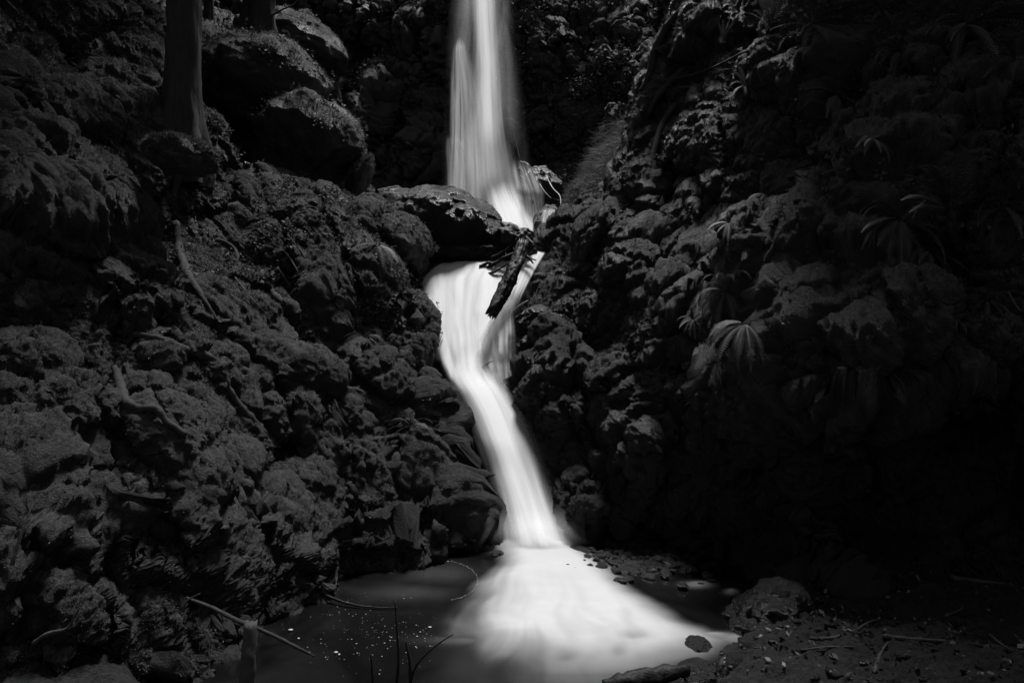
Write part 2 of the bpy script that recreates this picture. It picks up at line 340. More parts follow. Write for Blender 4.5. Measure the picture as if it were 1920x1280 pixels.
# ---- right cliff: v, silhouette u, D there, D at u=1500, D at u=1920, D at u=2700
RT = [(-420, 1360, 13, 9.6, 7.8, 6), (-30, 1292, 12, 7.9, 6.3, 5.2), (0, 1285, 11.9, 7.8, 6.2, 5.1), (70, 1236, 11.6, 7.5, 6.0, 5.0), (160, 1206, 11.3, 7.15, 5.75, 4.8),
      (230, 1190, 11, 6.9, 5.55, 4.7), (300, 1165, 10.6, 6.7, 5.4, 4.6), (390, 1110, 10.1, 6.4, 5.2, 4.5), (430, 1062, 9.9, 6.3, 5.1, 4.4), (470, 1034, 9.6, 6.2, 5.05, 4.4),
      (520, 1000, 9.2, 6.05, 5.0, 4.3), (560, 986, 9.0, 5.95, 4.9, 4.2), (600, 966, 8.8, 5.85, 4.85, 4.2), (650, 978, 8.45, 5.75, 4.8, 4.1), (720, 972, 8.15, 5.6, 4.8, 4.1),
      (760, 985, 8.0, 5.8, 5.1, 4.2), (850, 1010, 7.65, 6.1, 5.6, 4.4), (930, 1030, 7.35, 6.1, 5.7, 4.4), (990, 1046, 7.1, 6.1, 5.7, 4.4), (1020, 1150, 7.1, 6.2, 5.6, 4.4),
      (1050, 1230, 6.8, 6.0, 5.5, 4.3), (1085, 1290, 6.3, 5.8, 5.3, 4.2), (1120, 1390, 5.5, 5.35, 5.2, 4.2), (1150, 1480, 5.2, 5.15, 5.2, 4.2), (1300, 1520, 5.3, 5.3, 5.3, 4.3)]
RF = [(1440, 150, 48, 32, -10, .3), (1505, 132, 38, 22, 0, .22), (1725, 150, 70, 42, 10, .4), (1500, 290, 30, 20, -20, .2), (1412, 335, 44, 30, -15, .26), (1505, 352, 44, 22, 0, .2),
      (1548, 458, 48, 44, 0, .3), (1432, 475, 36, 36, -20, .26), (1305, 468, 26, 26, 0, .18), (1294, 505, 20, 20, 0, .15), (1180, 520, 44, 26, -35, .26), (1112, 590, 20, 40, 30, .2),
      (1625, 492, 60, 20, 0, .2), (1512, 612, 26, 20, 0, .16), (1562, 605, 40, 20, 5, .2), (1500, 682, 32, 32, 0, .2), (1595, 738, 56, 44, 10, .36), (1655, 735, 50, 32, 25, .3),
      (1705, 612, 54, 44, 10, .3), (1852, 628, 54, 28, -15, .3), (1795, 695, 64, 20, 5, .24), (1310, 765, 44, 30, 0, .2), (1375, 762, 34, 34, 0, .18), (1600, 665, 50, 30, 0, .24),
      (1330, 80, 40, 40, -40, .3), (1260, 120, 34, 60, 35, .3), (1235, 210, 34, 60, 25, .25), (1300, 280, 50, 40, -30, .22), (1210, 330, 34, 60, 40, .25), (1700, 320, 70, 34, -10, .35),
      (1640, 250, 60, 26, -15, .3), (1800, 440, 60, 40, 0, .3), (1140, 440, 40, 30, -40, .2), (1230, 640, 26, 50, 10, .2), (1290, 610, 26, 40, 10, .18), (1420, 620, 40, 40, 0, .2),
      (1880, 330, 50, 30, 0, .3), (1840, 210, 60, 30, 0, .3), (1450, 790, 40, 40, 0, .18), (1140, 720, 30, 60, 10, .18), (1190, 830, 30, 60, 0, .15), (1040, 620, 30, 26, 0, .2), (1060, 680, 30, 30, 0, .18)]
for k in range(110):                                  # clusters of small moss knobs
    cx, cy = random.choice([(1290, 290), (1320, 440), (1230, 420), (1450, 560), (1600, 620), (1700, 180), (1350, 200), (1640, 380), (1240, 560), (1560, 700), (1380, 380)])
    u, v = random.gauss(cx, 50), random.gauss(cy, 40); r = random.uniform(9, 20)
    RF.append((u, v, r*1.2, r, random.uniform(-30, 30), random.uniform(.07, .16)))
right_o, gR, UR, VR, spR = side_cliff(RT, RF, 1, 20, 860, 900, -420, 1300, 2700, 1500, M_RIGHT, 'right_cliff', grain=(.55, .25, .8), big=.34, mid=.17, small=.07, tiny=.014)
right_o['kind'] = 'structure'

# ---- back wall of the amphitheatre
def sheet_grid(tab, nr, nc):
    """tab: rows (v, [(u, D), ...]) all with the same number of columns"""
    tv = np.array([r[0] for r in tab], float); A = np.array([r[1] for r in tab], float)
    vs = np.linspace(tv[0], tv[-1], nr); q = np.linspace(0, A.shape[1]-1, nc)
    U = np.zeros((nr, nc)); D = np.zeros((nr, nc))
    cu = np.stack([smooth1(np.interp(vs, tv, A[:, k, 0]), 25) for k in range(A.shape[1])], 1)
    cd = np.stack([smooth1(np.interp(vs, tv, A[:, k, 1]), 25) for k in range(A.shape[1])], 1)
    for r in range(nr):
        U[r] = smooth1(np.interp(q, range(A.shape[1]), cu[r]), 15); D[r] = smooth1(np.interp(q, range(A.shape[1]), cd[r]), 31)
    V = np.repeat(vs[:, None], nc, 1)
    return P(U, V, D), U, V
BT = [(-70, [(60, 19.5), (400, 21.5), (700, 21.0), (880, 20.1), (1050, 21.0), (1250, 20.0), (1500, 17.5)]),
      (0, [(60, 18.9), (400, 20.7), (700, 20.3), (880, 19.3), (1050, 20.1), (1250, 19.1), (1500, 16.5)]),
      (250, [(60, 17.5), (400, 19.5), (700, 19.3), (880, 18.4), (1050, 19.0), (1250, 17.5), (1500, 15.5)]),
      (400, [(60, 16.5), (400, 18.5), (700, 18.5), (880, 17.9), (1050, 18.1), (1250, 16.0), (1500, 14.5)]),
      (475, [(60, 15.5), (400, 17.5), (700, 17.5), (880, 17.3), (1050, 16.5), (1250, 15.0), (1500, 13.5)]),
      (520, [(60, 15.5), (400, 17.5), (700, 17.5), (880, 17.3), (1050, 16.3), (1250, 14.8), (1500, 13.5)])]
gB, UB, VB = sheet_grid(BT, 420, 640)
BF = [(790, 300, 44, 50, 0, .6), (735, 380, 44, 30, 0, .6), (800, 250, 30, 26, 0, .4), (690, 260, 40, 60, 0, .5), (770, 60, 34, 26, -20, .5), (720, 150, 30, 40, 0, .5), (830, 100, 16, 30, 0, .5)]
gB = finish_rock(gB, seed=40, feats=BF, uu=UB, vv=VB, big=.7, mid=.25, small=.09, tiny=.03, cracks=.16, squash=(.7, .7, .9))
tag(mesh_obj('back_cliff', gB, gridfaces(420, 640), M_BACK), kind='structure')

# ---- bench of the left hillside behind the boulders, and the grassy slope at the right
HT = [(30, [(150, 15), (330, 14), (440, 13.6), (500, 14), (560, 15), (600, 17)]), (95, [(150, 13), (330, 12.6), (440, 12.3), (510, 12.8), (580, 14), (620, 16)]),
      (250, [(150, 11.5), (330, 11.3), (440, 11.2), (530, 11.6), (600, 12.6), (630, 14)]), (400, [(150, 10.5), (330, 10.3), (460, 10.3), (570, 10.6), (650, 11.4), (690, 13)]),
      (520, [(150, 9.8), (330, 9.8), (460, 9.9), (600, 10.0), (760, 10.0), (800, 12)])]
gH, UH, VH = sheet_grid(HT, 300, 300)
gH = finish_rock(gH, seed=50, big=.35, mid=.2, small=.06, tiny=.02)
tag(mesh_obj('hillside', gH, gridfaces(300, 300), M_LEFT), kind='structure')
ST = [(200, [(1150, 15.5), (1190, 14), (1230, 12.6), (1320, 12)]), (300, [(1090, 15), (1150, 13.4), (1200, 12), (1320, 11.4)]), (400, [(1040, 14.4), (1080, 12.8), (1130, 11.4), (1300, 10.8)]),
      (480, [(1000, 14), (1040, 12), (1090, 10.6), (1250, 10.2)])]
gS, US, VS = sheet_grid(ST, 200, 160)
gS = finish_rock(gS, seed=60, big=.25, mid=.14, small=.05, tiny=.02)
tag(mesh_obj('grassy_slope', gS, gridfaces(200, 160), M_BACK), kind='structure')

# ---- stream bed: plateau behind the lip and the dark chute wall under the cascade
KT = [(462, [(600, 14.5), (850, 15), (1000, 14.5), (1150, 13.5)]), (474, [(640, 10.3), (820, 10.4), (990, 10.4), (1090, 10.6)]), (486, [(700, 9.75), (820, 9.75), (960, 9.8), (1060, 9.8)]),
      (505, [(740, 9.6), (830, 9.55), (960, 9.6), (1040, 9.6)]), (620, [(760, 9.1), (850, 8.95), (930, 9.05), (1020, 8.95)]), (700, [(790, 8.8), (880, 8.6), (930, 8.8), (1020, 8.6)]),
      (760, [(830, 8.7), (890, 8.6), (960, 8.7), (1040, 8.5)]), (900, [(860, 8.6), (920, 8.5), (990, 8.5), (1090, 8.2)]), (1010, [(870, 8.3), (930, 8.2), (1000, 8.2), (1120, 7.9)]), (1090, [(860, 8.0), (930, 8.0), (1000, 8.0), (1200, 7.8)])]
gK, UK, VK = sheet_grid(KT, 420, 260)
gK = finish_rock(gK, seed=70, big=.12, mid=.08, small=.04, tiny=.012, cracks=.03)
tag(mesh_obj('stream_bed', gK, gridfaces(420, 260), M_BED), kind='structure')

# ------------------------------------------------------------------ pool
FO = np.array([(970, 950, 1055, 20, 20, .75), (1000, 950, 1065, 22, 22, .85), (1030, 956, 1080, 24, 20, .95), (1055, 955, 1105, 30, 22, 1), (1080, 935, 1132, 40, 26, 1), (1110, 925, 1160, 50, 26, 1), (1140, 915, 1210, 70, 30, 1),
               (1170, 900, 1262, 80, 34, 1), (1188, 905, 1305, 90, 38, .97), (1203, 950, 1335, 110, 44, .92), (1222, 985, 1300, 110, 60, .72), (1243, 1000, 1240, 100, 70, .45), (1265, 1020, 1190, 110, 80, .22), (1300, 1040, 1180, 120, 90, .1)])
nr, nc = 420, 520
px = np.linspace(-4.2, 4.2, nc); py = np.linspace(2.6, 8.4, nr)
X, Y = np.meshgrid(px, py); gp = np.stack([X, Y, 0*X], -1)
uu, vv = UV(gp)
k = [np.interp(vv, FO[:, 0], FO[:, j]) for j in range(1, 6)]
wx = fbm(np.stack([uu/120, vv/55, 0*uu], -1), 1, 3, 5)
uw = uu+wx*16
_an = np.arctan2(vv-985, uu-1010); _rd = np.hypot((vv-985), (uu-1010)/1.3)
ray = fbm(np.stack([_an*4+.5*perlin(np.stack([uu/90, vv/60, 0*uu], -1), 1, 44), _rd/110, 0*_an], -1), 1, 3, 6, .5)
uw = uw+ray*np.clip((vv-1040)/150, 0, 1)*30*np.where(uu < 1030, 1.3, .5)
foam = sstep(-1, 1, (uw-k[0])/k[2]*.75)*sstep(-1, 1, (k[1]-uw)/k[3]*.55)*k[4]*sstep(968, 1016, vv)
foam *= 1-np.clip(.05-.24*ray, 0, .6)*np.clip((_rd-70)/170, 0, 1)
for (a, b, ra, rb, s) in [(1062, 1234, 22, 10, .5), (1158, 1226, 14, 9, .35), (1190, 1200, 26, 8, .4)]:      # darker spots where rocks sit just under the foam
    foam *= 1-s*np.exp(-(((uu-a)/ra)**2+((vv-b)/rb)**2))
for (a, b, ra, rb, s) in [(1385, 1196, 60, 9, .4), (1340, 1192, 40, 7, .5), (935, 1022, 30, 10, .28), (880, 1200, 70, 8, .12), (1310, 1095, 26, 6, .25), (1372, 1108, 12, 5, .35), (830, 1075, 70, 18, .05), (760, 1110, 90, 14, .05)]:
    foam = np.maximum(foam, s*np.exp(-(((uu-a)/ra)**2+((vv-b)/rb)**2))*(1+.3*wx))
gp[..., 2] = foam*.05*(1+.4*wx)+.004*fbm(gp, 1.3, 2, 9)
def pool_mat():
    m, t, N, L = mat('pool_water')
    out = N('ShaderNodeOutputMaterial'); at = N('ShaderNodeAttribute'); at.attribute_name = 'foam'
    tc = N('ShaderNodeTexCoord')
    n = N('ShaderNodeTexNoise'); n.inputs['Scale'].default_value = 1.6; n.inputs['Detail'].default_value = 4; n.inputs['Distortion'].default_value = 1.2; L(tc.outputs['Object'], n.inputs[0])
    r = N('ShaderNodeMapRange'); r.inputs[1].default_value = .35; r.inputs[2].default_value = .7; r.inputs[3].default_value = .001; r.inputs[4].default_value = .006; L(n.outputs[0], r.inputs[0])
    mx = N('ShaderNodeMix'); mx.data_type = 'FLOAT'; L(at.outputs['Fac'], mx.inputs[0]); L(r.outputs[0], mx.inputs[2]); mx.inputs[3].default_value = .38
    cc = N('ShaderNodeCombineColor'); [L(mx.outputs[0], cc.inputs[q]) for q in range(3)]
    b = N('ShaderNodeBsdfPrincipled'); L(cc.outputs[0], b.inputs['Base Color'])
    ro = N('ShaderNodeMapRange'); ro.inputs[2].default_value = .5; ro.inputs[3].default_value = .22; ro.inputs[4].default_value = .9; L(at.outputs['Fac'], ro.inputs[0]); L(ro.outputs[0], b.inputs['Roughness'])
    sp = N('ShaderNodeMapRange'); sp.inputs[3].default_value = .22; sp.inputs[4].default_value = .0; L(at.outputs['Fac'], sp.inputs[0]); L(sp.outputs[0], b.inputs['Specular IOR Level'])
    L(b.outputs[0], out.inputs[0]); return m
tag(mesh_obj('water', gp, gridfaces(nr, nc), pool_mat(), attrs={'foam': np.clip(foam, 0, 1)}), kind='structure')

# ---- ground under everything: bank at the right, forest floor at the near left
gx = np.concatenate([np.linspace(-9, -3.2, 30, endpoint=False), np.linspace(-3.2, 5.2, 620), np.linspace(5.2, 30, 30)[1:]])
gy = np.concatenate([np.linspace(-12, 1.4, 20, endpoint=False), np.linspace(1.4, 8.0, 500), np.linspace(8, 40, 20)[1:]])
X, Y = np.meshgrid(gx, gy); gg = np.stack([X, Y, 0*X], -1)
uu, vv = UV(np.where(gg[..., 1:2] > 1, gg, np.array([[0, 1, 0.]])))
# shoreline: x of the bank edge as a function of depth (pool is left of it)
shore = [G(u, v) for (u, v) in [(1200, 1340), (1320, 1295), (1350, 1268), (1375, 1225), (1395, 1190), (1420, 1160), (1440, 1140)]]
ys = np.array([s[1] for s in shore])[::1]; xs = np.array([s[0] for s in shore])
o_ = np.argsort(ys); edge = np.interp(Y, ys[o_], xs[o_])
edge = np.where(Y < ys.min(), xs[o_][0]-(ys.min()-Y)*1.2, edge)
dr = X-edge
z = -.35+.42*sstep(-.35, .25, dr)+.10*np.clip(dr, 0, 3)
edge = np.where(Y > ys.max(), edge+(Y-ys.max())*2.6, edge)
ledge = [G(u, v) for (u, v) in [(640, 1310), (560, 1275), (500, 1240), (440, 1200)]]
dl = (-2.1-(Y-3.9)*.62)-X
z = np.maximum(z, -.35+.45*sstep(-.3, .3, dl)+.1*np.clip(dl, 0, 2))
z = np.where(Y < 3.35, np.maximum(z, -.3+.35*sstep(3.5, 3.0, Y)), z)
gg[..., 2] = z+.06*fbm(gg, 1.6, 4, 77, .6)+.045*dome(gg, 5, 78)*(z > -.1)+.02*dome(gg, 15, 80)+.02*fbm(gg, 18, 3, 79, .7)
tag(mesh_obj('ground', gg, gridfaces(*gg.shape[:2]), M_GROUND), kind='structure')

# ------------------------------------------------------------------ picture rays onto the built rock
def bvh(g):
    g = g[::2, ::2]; return BVHTree.FromPolygons(g.reshape(-1, 3).tolist(), gridfaces(*g.shape[:2]).tolist())
TREES = [bvh(x) for x in (gL, gR, gH, gB, gg)]
ORG = Vector((0, 0, CAM_Z))
def hit(u, v, lift=0.0):
    d = Vector((P(u, v, 1.0)-np.array([0, 0, CAM_Z])).tolist()).normalized(); best = None
    for t in TREES:
        r = t.ray_cast(ORG, d)
        if r[0] is not None and (best is None or r[3] < best[3]): best = r
    if best is None: return P(u, v, 8.0), np.array([0, -1, 0.])
    n = np.array(best[1]); p = np.array(best[0])
    if n @ np.array(d) > 0: n = -n
    return p+n*lift, n

# ------------------------------------------------------------------ loose rocks
def ico(sub):
    import bmesh
    bm = bmesh.new(); bmesh.ops.create_icosphere(bm, subdivisions=sub, radius=1)
    v = np.array([x.co[:] for x in bm.verts]); f = np.array([[q.index for q in x.verts] for x in bm.faces], np.int32); bm.free()
    return v, f
_ICO = {k: ico(k) for k in (3, 5, 6, 7)}
ROCKS = []
def rock(name, label, cat, u, v, D, ru, rv, depth=1.0, rot=0, seed=0, mater=None, sub=6, flat=.0, rough=.18, knob=.10, group=None, z=None, tilt=0, cut=()):
    c = P(u, v, D) if z is None else G(u, v, z)
    if z is not None: D = c[1]*CP-(c[2]-CAM_Z)*SP
    sx, sz = ru/F*D, rv/F*D; sy = depth*max(sx, sz)
    p, f = _ICO[sub]; p = p.copy(); d = p.copy()
    for (nx, ny, nz, off) in cut:                       # broken faces
        n = np.array([nx, ny, nz], float); n /= np.linalg.norm(n); s = p @ n
        p = p-np.outer(np.clip(s-off, 0, 9)*.85, n)
    p = p*(1+rough*fbm(d+seed, 1.1, 3, seed, .5)+knob*.5*(dome(d+seed, 2.2, seed)-.5))[:, None]
    p = p*np.array([sx, sy, sz])
    a = math.radians(rot); ca, sa = math.cos(a), math.sin(a)
    x = p[:, 0]*ca+p[:, 2]*sa; zz = -p[:, 0]*sa+p[:, 2]*ca; p[:, 0] = x; p[:, 2] = zz
    R = (sx*sz)**.5
    nn = d*np.array([1/sx, 1/sy, 1/sz]); nn /= np.linalg.norm(nn, axis=1)[:, None]
    w = p+c
    p = p+nn*(knob*R*.5*dome(w, 3.2/max(R, .15)*.6, seed+1)+.14*knob*R*dome(w, 9/max(R, .15)*.6, seed+2)+.012*min(R, 1)*fbm(w, 18, 3, seed+3))[:, None]
    o = mesh_obj(name, p, f, mater or M_BOULDER)
    o.location = tuple(c.tolist())
    if (mater or M_BOULDER) is M_BOULDER: ROCKS.append((o, c))
    tag(o, label, cat, group)
    return o, p+c
B1, B1p = rock('boulder', 'big round moss covered boulder below the tree trunks on the left shoulder', 'boulder', 497, 168, 11.0, 112, 84, 1.0, 14, 3, sub=7, knob=.16)
B2, B2p = rock('boulder', 'dark undercut boulder overhanging the left gully with a flat mossy cap', 'boulder', 585, 292, 10.6, 92, 104, 1.0, 8, 5, sub=7, knob=.12, cut=((0, 0, 1, .85), (.8, -.2, -.9, .55), (-.2, -1, -.3, .7)))
rock('boulder', 'mossy boulder right behind the second tree trunk at the upper left', 'boulder', 560, 88, 13.6, 80, 50, 1.0, 18, 8, sub=6)
rock('boulder', 'leaning mossy rock splinter hanging off the dark undercut boulder', 'boulder', 676, 330, 10.6, 17, 40, 1.0, 28, 9, sub=5)
B3, B3p = rock('boulder', 'wet black boulder sitting across the lip between the two falls', 'boulder', 842, 432, 10.2, 100, 62, .8, 12, 12, M_WET, 7, knob=.32, rough=.12, cut=((0, 0, -1, .62),))
rock('boulder', 'smaller mossy boulder touching the left end of the wet black one', 'boulder', 762, 416, 10.0, 52, 30, .9, 28, 14, M_BOULDER, 6, knob=.16)
rock('boulder', 'low rock slab under the wet black boulder at the lip', 'boulder', 880, 479, 9.8, 95, 9, .3, 2, 15, M_WET, 6, knob=.8, rough=.5)
rock('boulder', 'round dim boulder behind the mossy ones, left of the upper fall', 'boulder', 742, 385, 13.0, 44, 32, 1, 0, 16, M_WET, 6)
for i, (u, v, ru, rv, lb) in enumerate([(690, 432, 26, 14, 'small mossy stone on the left ridge below the leaning splinter'), (720, 405, 16, 10, 'pale topped little stone left of the smaller mossy boulder'),
                                        (640, 390, 34, 26, 'dark mossy stone under the overhanging boulder'), (665, 415, 26, 20, 'mossy stone at the foot of the overhanging boulder'),
                                        (806, 492, 24, 16, 'rounded leafy stone at the left corner of the lip'), (840, 503, 22, 9, 'small wet stone splashed at the top left of the cascade')]):
    rock('stone', lb, 'stone', u, v, 9.75 if i > 3 else 10.0, ru, rv, 1, 8, 20+i, M_WET if i == 5 else M_BOULDER, 5, knob=.16)
rock('boulder', 'black rock at the right foot of the upper fall, ringed with trickles', 'boulder', 1018, 362, 13.9, 36, 46, 1, -30, 30, M_BED, 6, knob=.14)
B4, B4p = rock('boulder', 'water draped rock just right of the base of the upper fall', 'boulder', 1030, 428, 12.6, 30, 40, 1, 0, 31, M_WET, 6)
rock('boulder', 'glinting wet rock wedged in the right side of the cascade', 'boulder', 1005, 603, 8.75, 36, 26, .9, -15, 32, M_WET, 6, knob=.2, rough=.3)
rock('boulder', 'dark ledge rock below the glinting one beside the cascade', 'boulder', 1010, 650, 8.5, 34, 26, .9, 0, 33, M_WET, 6, knob=.2, rough=.3)
B5, B5p = rock('boulder', 'rounded rock under the thin veil at the right of the cascade', 'boulder', 940, 660, 9.05, 30, 40, .6, -12, 34, M_WET, 6, knob=.3, rough=.3)
rock('boulder', 'lower rock under the thin veil where the chute narrows', 'boulder', 938, 714, 8.7, 32, 28, .7, 0, 35, M_WET, 6, knob=.3, rough=.3)
# by the pool
rock('boulder', 'low mossy hump hugging the foot of the darkest tree trunk', 'boulder', 338, 292, 6.25, 58, 26, 1, 12, 95, M_BOULDER, 6, knob=.3)
rock('boulder', 'largest dark boulder on the right bank of the pool', 'boulder', 1447, 1172, 4.9, 72, 56, .9, -22, 40, M_WET, 7, knob=.4, rough=.3)
rock('boulder', 'low speckled boulder at the bottom edge under the largest bank boulder', 'boulder', 1465, 1252, 4.35, 92, 34, .9, 4, 41, M_WET, 6, knob=.4, rough=.3)
rock('stone', 'small pale glinting stone left of the low speckled boulder', 'stone', 1362, 1255, 4.3, 13, 18, 1, 20, 42, plain('pale_wet_stone', .02, .12, .25, 60), 5, knob=.3)
rock('stone', 'fist sized stone between the glinting stone and the speckled boulder', 'stone', 1398, 1245, 4.35, 20, 16, 1, 0, 43, M_WET, 5, knob=.2)
rock('stone', 'dark stone standing alone in the foam at the right', 'stone', 1306, 1214, 4.6, 28, 17, 1, 0, 44, M_WET, 6, knob=.12)
rock('stone', 'round dark stone at the bottom edge right of the foam', 'stone', 1308, 1262, 4.25, 36, 20, 1, 0, 45, M_WET, 6, knob=.1)
rock('stone', 'small dark stone in the pool left of the foot of the chute', 'stone', 933, 1038, 6.4, 12, 6, 1, 0, 46, M_WET, 5)
rock('stone', 'wet stone poking out at the right edge of the foam fan', 'stone', 1090, 1034, 6.5, 22, 8, 1, 5, 47, M_WET, 5, knob=.2)
SHORE = ['broken wet stone nearest the edge of the foam fan', 'glinting broken stone second from the foam fan', 'broken stone in the middle of the glinting shore heap', 'flat dark stone under the cliff right of the chute foot', 'flat stone with a glint at the cliff foot, farther right', 'lowest broken stone of the heap, touching the foam fan', 'broken stone at the right end of the heap by the cliff', 'thin dark stone highest up beside the chute foot', 'dark stone lying apart, rightmost at the cliff foot']
for i, (u, v, ru, rv) in enumerate([(1125, 1048, 34, 9), (1165, 1056, 34, 11), (1215, 1066, 30, 12), (1150, 1020, 44, 7), (1200, 1030, 36, 8), (1185, 1078, 44, 10), (1245, 1052, 30, 12), (1110, 1005, 40, 8), (1290, 1075, 30, 14)]):
    rock('stone', SHORE[i], 'stone', u, v, float(np.interp(v, [1000, 1080], [7.05, 5.95])), ru*.55, rv*.9, .8, random.uniform(-10, 15), 50+i, M_WET, 5, knob=.4, rough=.35, group='broken stones at the right shore')

# ------------------------------------------------------------------ falling water
def fall_part(name, rows, parent, mater, prof='soft', nu=60, nv=160, dens=1.0, eL=.25, eR=.25, vf=(0, 0), bulge=.12, uvw=1.0, wave=0.0, seed=0, gain=None):
    t = np.array(rows, float); q = np.linspace(0, len(t)-1, nv)
    def cr(col):                                                # smooth curve through the rows
        k = np.interp(q, range(len(t)), t[:, col]); return smooth1(k, max(3, nv//len(t)//2*2+1))
    v, l, r, D = [cr(j) for j in range(4)]
    s = np.linspace(0, 1, nu)[None, :]
    U = l[:, None]+(r-l)[:, None]*s; V = np.repeat(v[:, None], nu, 1)
    half = (r-l)/2/F*D
    Dm = D[:, None]-np.sqrt(np.clip(1-(2*s-1)**2, 0, 1))*np.minimum(half, bulge*6)[:, None]*bulge/.12*.45
    g = P(U, V, Dm)
    if wave:
        q3 = np.stack([U/34, V/150, 0*U], -1); g[..., 1] -= wave*fbm(q3, 1, 3, seed)
    a = sstep(0, eL, s)*sstep(0, eR, 1-s)*dens*np.ones((nv, 1))
    if vf[0]: a = a*sstep(0, vf[0], np.linspace(0, 1, nv))[:, None]
    if vf[1]: a = a*sstep(0, vf[1], 1-np.linspace(0, 1, nv))[:, None]
    if gain is not None: a = a*gain(U, V)
    ln = np.concatenate([[0], np.cumsum(np.linalg.norm(np.diff(g[:, nu//2], axis=0), axis=1))])
    uvc = np.stack([s*uvw*np.ones((nv, 1)), (ln[:, None]*np.ones((1, nu)))*.35], -1)+seed*.37
    return mesh_obj(name, g, gridfaces(nv, nu), mater, parent, attrs={'thickness': np.clip(a, 0, 1)}, uv=uvc)

uf = tag(empty('waterfall', P(930, 440, 14)), 'tall silky upper waterfall dropping straight down in front of the back cliff', 'waterfall')
fall_part('main_plunge', [(-260, 878, 930, 15.0), (0, 880, 940, 15.0), (120, 884, 948, 14.95), (250, 884, 960, 14.9), (350, 886, 980, 14.7), (420, 900, 1012, 14.3), (466, 925, 1044, 13.9)], uf, M_SILK, eL=.42, eR=.55, dens=1.0, bulge=.2, uvw=.4, seed=1)
fall_part('spray_halo', [(-260, 838, 965, 15.6), (0, 838, 972, 15.6), (200, 828, 990, 15.5), (350, 822, 1010, 15.3), (462, 840, 1050, 14.8)], uf, M_VEIL, eL=.5, eR=.5, dens=.34, bulge=.1, uvw=.3, seed=2)
fall_part('left_veil', [(66, 856, 868, 15.7), (95, 847, 880, 15.7), (150, 842, 900, 15.6), (250, 840, 910, 15.4), (400, 834, 920, 15.2)], uf, M_VEIL, eL=.2, eR=.35, vf=(.22, 0), dens=.6, uvw=.5, bulge=.1, seed=3)
fall_part('lower_left_veil', [(250, 836, 858, 15.3), (275, 833, 880, 15.2), (330, 833, 896, 15.0), (405, 830, 905, 14.8)], uf, M_VEIL, eL=.15, eR=.35, vf=(.25, 0), dens=.45, uvw=.6, bulge=.1, seed=4)
fall_part('spreading_skirt', [(335, 900, 972, 14.3), (370, 905, 990, 13.9), (410, 915, 1012, 13.4), (440, 925, 1030, 13.0), (468, 935, 1040, 12.7)], uf, M_SILK, eL=.35, eR=.3, vf=(.4, 0), dens=1.0, uvw=.7, bulge=.2, seed=5)
fall_part('right_veil', [(295, 955, 985, 13.4), (325, 950, 1008, 13.2), (360, 955, 1024, 13.0), (400, 965, 1024, 12.9), (440, 975, 1022, 12.8), (468, 980, 1022, 12.7)], uf, M_VEIL, eL=.3, eR=.3, vf=(.3, 0), dens=.55, uvw=.5, bulge=.1, seed=6)
fall_part('rock_drape', [(388, 1018, 1062, 12.1), (396, 1012, 1062, 11.85), (420, 1008, 1060, 11.7), (445, 1004, 1052, 11.6), (466, 1002, 1040, 11.5)], uf, M_VEIL, eL=.3, eR=.2, vf=(.35, 0), dens=.7, uvw=.5, bulge=.2, seed=7)

def tube(name, pts, rad, mater, parent=None, seg=8, rough=.0, taper=True, res=6, seed=0, capjag=0, bark=0):
    pts = np.array(pts, float); n = (len(pts)-1)*res+1
    q = np.linspace(0, len(pts)-1, n)
    # Catmull-Rom
    pp = np.vstack([2*pts[0]-pts[1], pts, 2*pts[-1]-pts[-2]]); i = np.minimum(q.astype(int), len(pts)-2); f = (q-i)[:, None]
    a, b, c, d = pp[i], pp[i+1], pp[i+2], pp[i+3]
    c_ = .5*(2*b+(c-a)*f+(2*a-5*b+4*c-d)*f**2+(-a+3*b-3*c+d)*f**3)
    R = np.interp(q, range(len(pts)), rad) if hasattr(rad, '__len__') else np.full(n, rad)*(np.linspace(1, .35, n) if taper else 1)
    tg = np.gradient(c_, axis=0); tg /= np.linalg.norm(tg, axis=1)[:, None]+1e-9
    ref = np.array([.3, .2, .93]); s = np.cross(tg, ref); s /= np.linalg.norm(s, axis=1)[:, None]+1e-9; w = np.cross(tg, s)
    th = np.linspace(0, 2*math.pi, seg, endpoint=False)
    ring = np.cos(th)[None, :, None]*s[:, None]+np.sin(th)[None, :, None]*w[:, None]
    rr = R[:, None]*np.ones((1, seg))
    if rough:
        base = c_[:, None]+ring*R[:, None, None]
        rr = rr*(1+rough*fbm(base/max(R.max(), .005), .8, 3, seed))
    if bark:
        along = np.arange(n)[:, None]*np.ones((1, seg)); cy = np.stack([np.cos(th)[None]*2.6+0*along, np.sin(th)[None]*2.6+0*along, along*.05], -1)
        rr = rr*(1+bark*(fbm(cy, 1.0, 4, seed+5, .65)))
    V = c_[:, None]+ring*rr[..., None]
    if capjag:
        rn = np.random.default_rng(seed)
        V[0] -= tg[0]*rn.uniform(0, capjag, (seg, 1)); V[-1] += tg[-1]*rn.uniform(0, capjag, (seg, 1))
    V = np.concatenate([V.reshape(-1, 3), c_[:1], c_[-1:]])
    F_ = []
    for k in range(n-1):
        for j in range(seg):
            F_.append((k*seg+j, k*seg+(j+1) % seg, (k+1)*seg+(j+1) % seg, (k+1)*seg+j))
    for j in range(seg):
        F_.append((n*seg, (j+1) % seg, j)); F_.append((n*seg+1, (n-1)*seg+j, (n-1)*seg+(j+1) % seg))
    return mesh_obj(name, V, F_, mater, parent)
M_TRICKLE = plain('trickle_water', .12, .5, .4, 9, bump=0)
